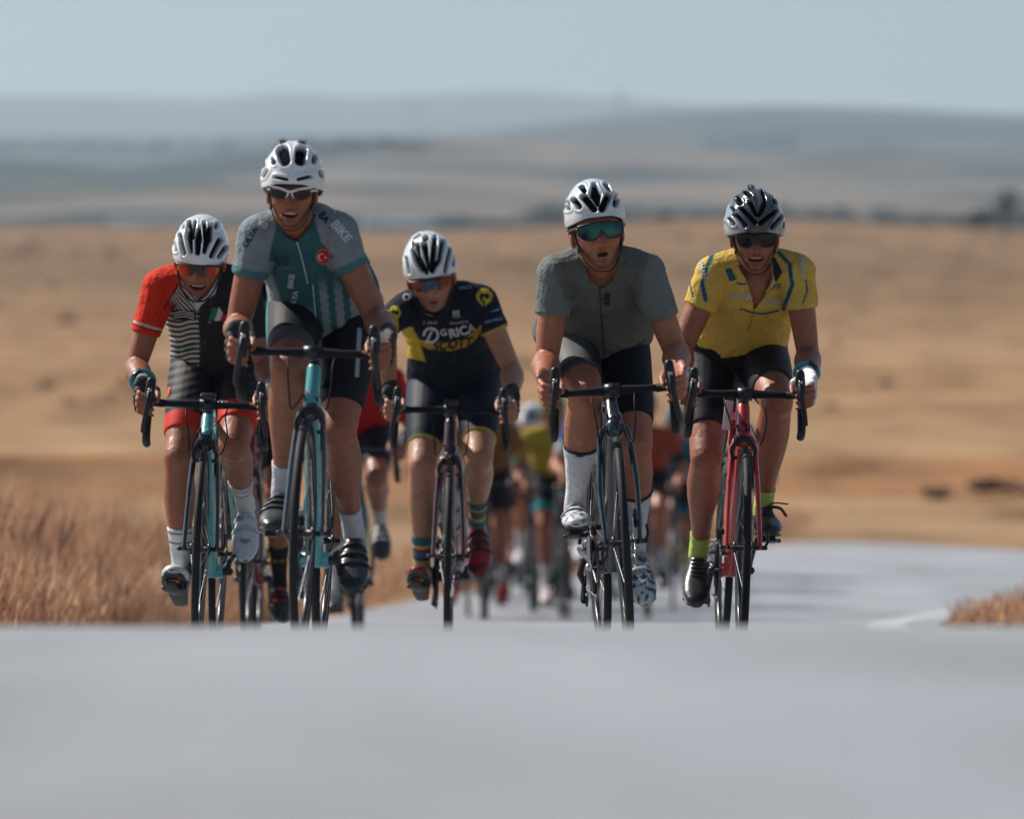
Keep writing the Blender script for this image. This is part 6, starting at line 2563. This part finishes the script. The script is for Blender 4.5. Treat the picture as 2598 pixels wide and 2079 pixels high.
def plant(name, label, cat, px, py, w_px, h_px, col, group=None, n=700, trunk=True, seed=0, sink=0):
    h = land_hit(px, py)
    if h is None:
        print('no land at', px, py)
        return
    D = h.y
    w, ht = w_px * D / F_PX, h_px * D / F_PX
    rs = np.random.RandomState(seed + 50)
    root = empty(name, Matrix.Translation(h))
    tag(root, label, cat, group)
    th_ = ht * (.35 if trunk else .05)
    if trunk:
        tb = MB()
        tb.tube([(0, 0, -.2 * ht * .2), (rs.normal(0, .02) * ht, 0, ht * .3), (rs.normal(0, .04) * ht, 0, ht * .7)], [ht * .035, ht * .025, ht * .008], 8)
        for q in range(4):
            a = q * 1.7
            tb.tube([(0, 0, ht * .28), (math.cos(a) * w * .2, math.sin(a) * w * .2, ht * .55)], [ht * .016, ht * .005], 6)
        tb.build('trunk', M_BARK, root)
    V, Fc, C = leaf_cloud((0, 0, th_ + (ht - th_) * .45), w / 2, w / 2, (ht - th_) / 2, n, max(.05, w * .055), rs, col)
    o = link(bpy.data.objects.new('crown' if trunk else 'foliage', mesh_from('crown', V, Fc, M_LEAF, C)), root)
    return root


DG = (.010, .026, .024)
plant('tree', 'tall dark tree standing on the rim of the brown field, above the low wide tree', 'tree', 2552, 594, 74, 132, DG, 'trees on the field rim', seed=1)
plant('tree', 'low wide dark tree on the rim of the brown field, beside the tall dark tree', 'tree', 2482, 598, 96, 62, DG, 'trees on the field rim', seed=2)
plant('tree', 'small round tree on the far slope behind the bare handed rider, left of its pair', 'tree', 1345, 574, 58, 42, DG, 'trees at the foot of the far slope', seed=3)
plant('tree', 'small broad tree on the far slope beside the bare handed rider helmet', 'tree', 1408, 576, 72, 46, DG, 'trees at the foot of the far slope', seed=4)
plant('tree', 'pale dusty tree on the far slope between the grey green and yellow riders', 'tree', 1690, 574, 70, 40, (.05, .065, .05), 'trees at the foot of the far slope', seed=5)
plant('shrub', 'dark brown low shrub in the stubble right of the road bend, the larger one', 'shrub', 2540, 1258, 130, 50, (.050, .034, .026), 'shrubs in the stubble', 420, False, 6)
plant('shrub', 'small rusty shrub in the stubble beside the larger dark shrub', 'shrub', 2385, 1268, 70, 34, (.16, .10, .066), 'shrubs in the stubble', 260, False, 7)
plant('shrub', 'dark shrub in the pale field left of the rider with one red sleeve, upper one', 'shrub', 118, 985, 46, 18, (.17, .12, .085), 'shrubs in the stubble', 200, False, 8)
plant('shrub', 'small brown shrub in the pale field left of the red sleeve hand', 'shrub', 178, 1030, 40, 16, (.17, .12, .085), 'shrubs in the stubble', 200, False, 9)
plant('shrub', 'low brown shrub in the pale field right of the yellow rider elbow', 'shrub', 2250, 980, 56, 18, (.18, .135, .095), 'shrubs in the stubble', 200, False, 10)


def woods():
    rs = np.random.RandomState(21)
    V, Fc, C = [], [], []
    spots = []
    for i in range(46):
        spots.append((rs.uniform(-60, 1150), 378 + rs.normal(0, 5), rs.uniform(30, 60), rs.uniform(18, 32)))
    for i in range(16):
        spots.append((rs.uniform(1800, 2010), 374 + rs.normal(0, 3), rs.uniform(34, 60), rs.uniform(20, 32)))
    for i in range(8):
        spots.append((rs.uniform(2130, 2330), 380 + rs.normal(0, 3), rs.uniform(20, 40), rs.uniform(10, 18)))
    for i in range(60):
        spots.append((rs.uniform(1250, 2620), 576 + rs.normal(0, 6), rs.uniform(50, 110), rs.uniform(34, 58)))
    for i in range(26):
        spots.append((rs.uniform(700, 1350), 574 + rs.normal(0, 5), rs.uniform(30, 70), rs.uniform(16, 28)))
    for px, py, w, hh in spots:
        h = land_hit(px, py, 700)
        if h is None:
            continue
        D = h.y
        a, b_, c_ = leaf_cloud((h.x, h.y, h.z + hh * .4 * D / F_PX), w / 2 * D / F_PX, w / 2 * D / F_PX, hh / 2 * D / F_PX, 110, w * .12 * D / F_PX, rs, (.008, .022, .023))
        b = len(V)
        V += a
        Fc += [tuple(i + b for i in f) for f in b_]
        C += c_
    o = link(bpy.data.objects.new('distant_woods', mesh_from('distant_woods', V, Fc, M_LEAF, C)))
    tag(o, kind='stuff')


woods()


def shed(px, py, w_px, h_px, label, seed):
    h = land_hit(px, py, 700)
    if h is None:
        return
    D = h.y
    w, ht = w_px * D / F_PX, h_px * D / F_PX
    root = empty('shed', Matrix.Translation(h))
    tag(root, label, 'building', 'sheds at the foot of the far slope')
    m = paint('shed wall %d' % seed, (.42, .46, .48), .7)
    for q in (-1, 1):
        pass
    MB().box((0, 2.5, ht * .3), (w, 6, ht * .9), bev=.02).build('wall', m, root, smooth=False)
    rf = MB()
    rf.add([(-w / 2 - .2, -.9, ht * .74), (w / 2 + .2, -.9, ht * .74), (w / 2 + .2, 2.5, ht * 1.05), (-w / 2 - .2, 2.5, ht * 1.05), (-w / 2 - .2, 5.9, ht * .74), (w / 2 + .2, 5.9, ht * .74)], [(0, 1, 2, 3), (3, 2, 5, 4)])
    rf.build('roof', paint('shed roof %d' % seed, (.50, .53, .55), .6), root, smooth=False)
    for k in range(4):
        MB().box((-w * .36 + k * w * .24, -.52, ht * .38), (w * .10, .06, ht * .3), bev=.05).build('window', M_DARKALLOY, root, smooth=False)


shed(330, 572, 110, 17, 'long pale shed at the foot of the far slope, behind the red sleeved rider', 1)
shed(470, 570, 150, 13, 'low pale shed right beside the long pale shed', 2)
shed(1010, 576, 190, 17, 'long pale shed between the crescent badge rider and the navy rider', 3)


def pylon(px, py, h_px, label):
    h = land_hit(px, py, 700)
    if h is None:
        return
    D = h.y
    ht = h_px * D / F_PX
    root = empty('pylon', Matrix.Translation(h))
    tag(root, label, 'pylon', 'lattice pylons on the far ridge')
    w = ht * .11
    tw = MB()
    lv = [(0, 1), (.25, .72), (.5, .48), (.75, .28), (1.0, .10)]
    for sx in (-1, 1):
        for sy in (-1, 1):
            tw.tube([(sx * w * k, sy * w * k, ht * t_ - (1.0 if t_ == 0 else 0)) for t_, k in lv], ht * .007, 5)
    for (t0, k0), (t1, k1) in zip(lv, lv[1:]):
        for sy in (-1, 1):
            tw.tube([(-w * k0, sy * w * k0, ht * t0), (w * k1, sy * w * k1, ht * t1)], ht * .004, 4)
            tw.tube([(w * k0, sy * w * k0, ht * t0), (-w * k1, sy * w * k1, ht * t1)], ht * .004, 4)
    tw.build('lattice_tower', M_ALLOY, root)
    for t_, k in ((.72, .20), (.84, .26), (.96, .16)):
        MB().tube([(-ht * k, 0, ht * t_), (0, 0, ht * (t_ + .02)), (ht * k, 0, ht * t_)], ht * .008, 5).build('cross_arm', M_ALLOY, root)


pylon(1575, 352, 126, 'lattice pylon on the right hand ridge, the taller one')
pylon(1056, 350, 92, 'lattice pylon left of the taller one, above the navy rider')
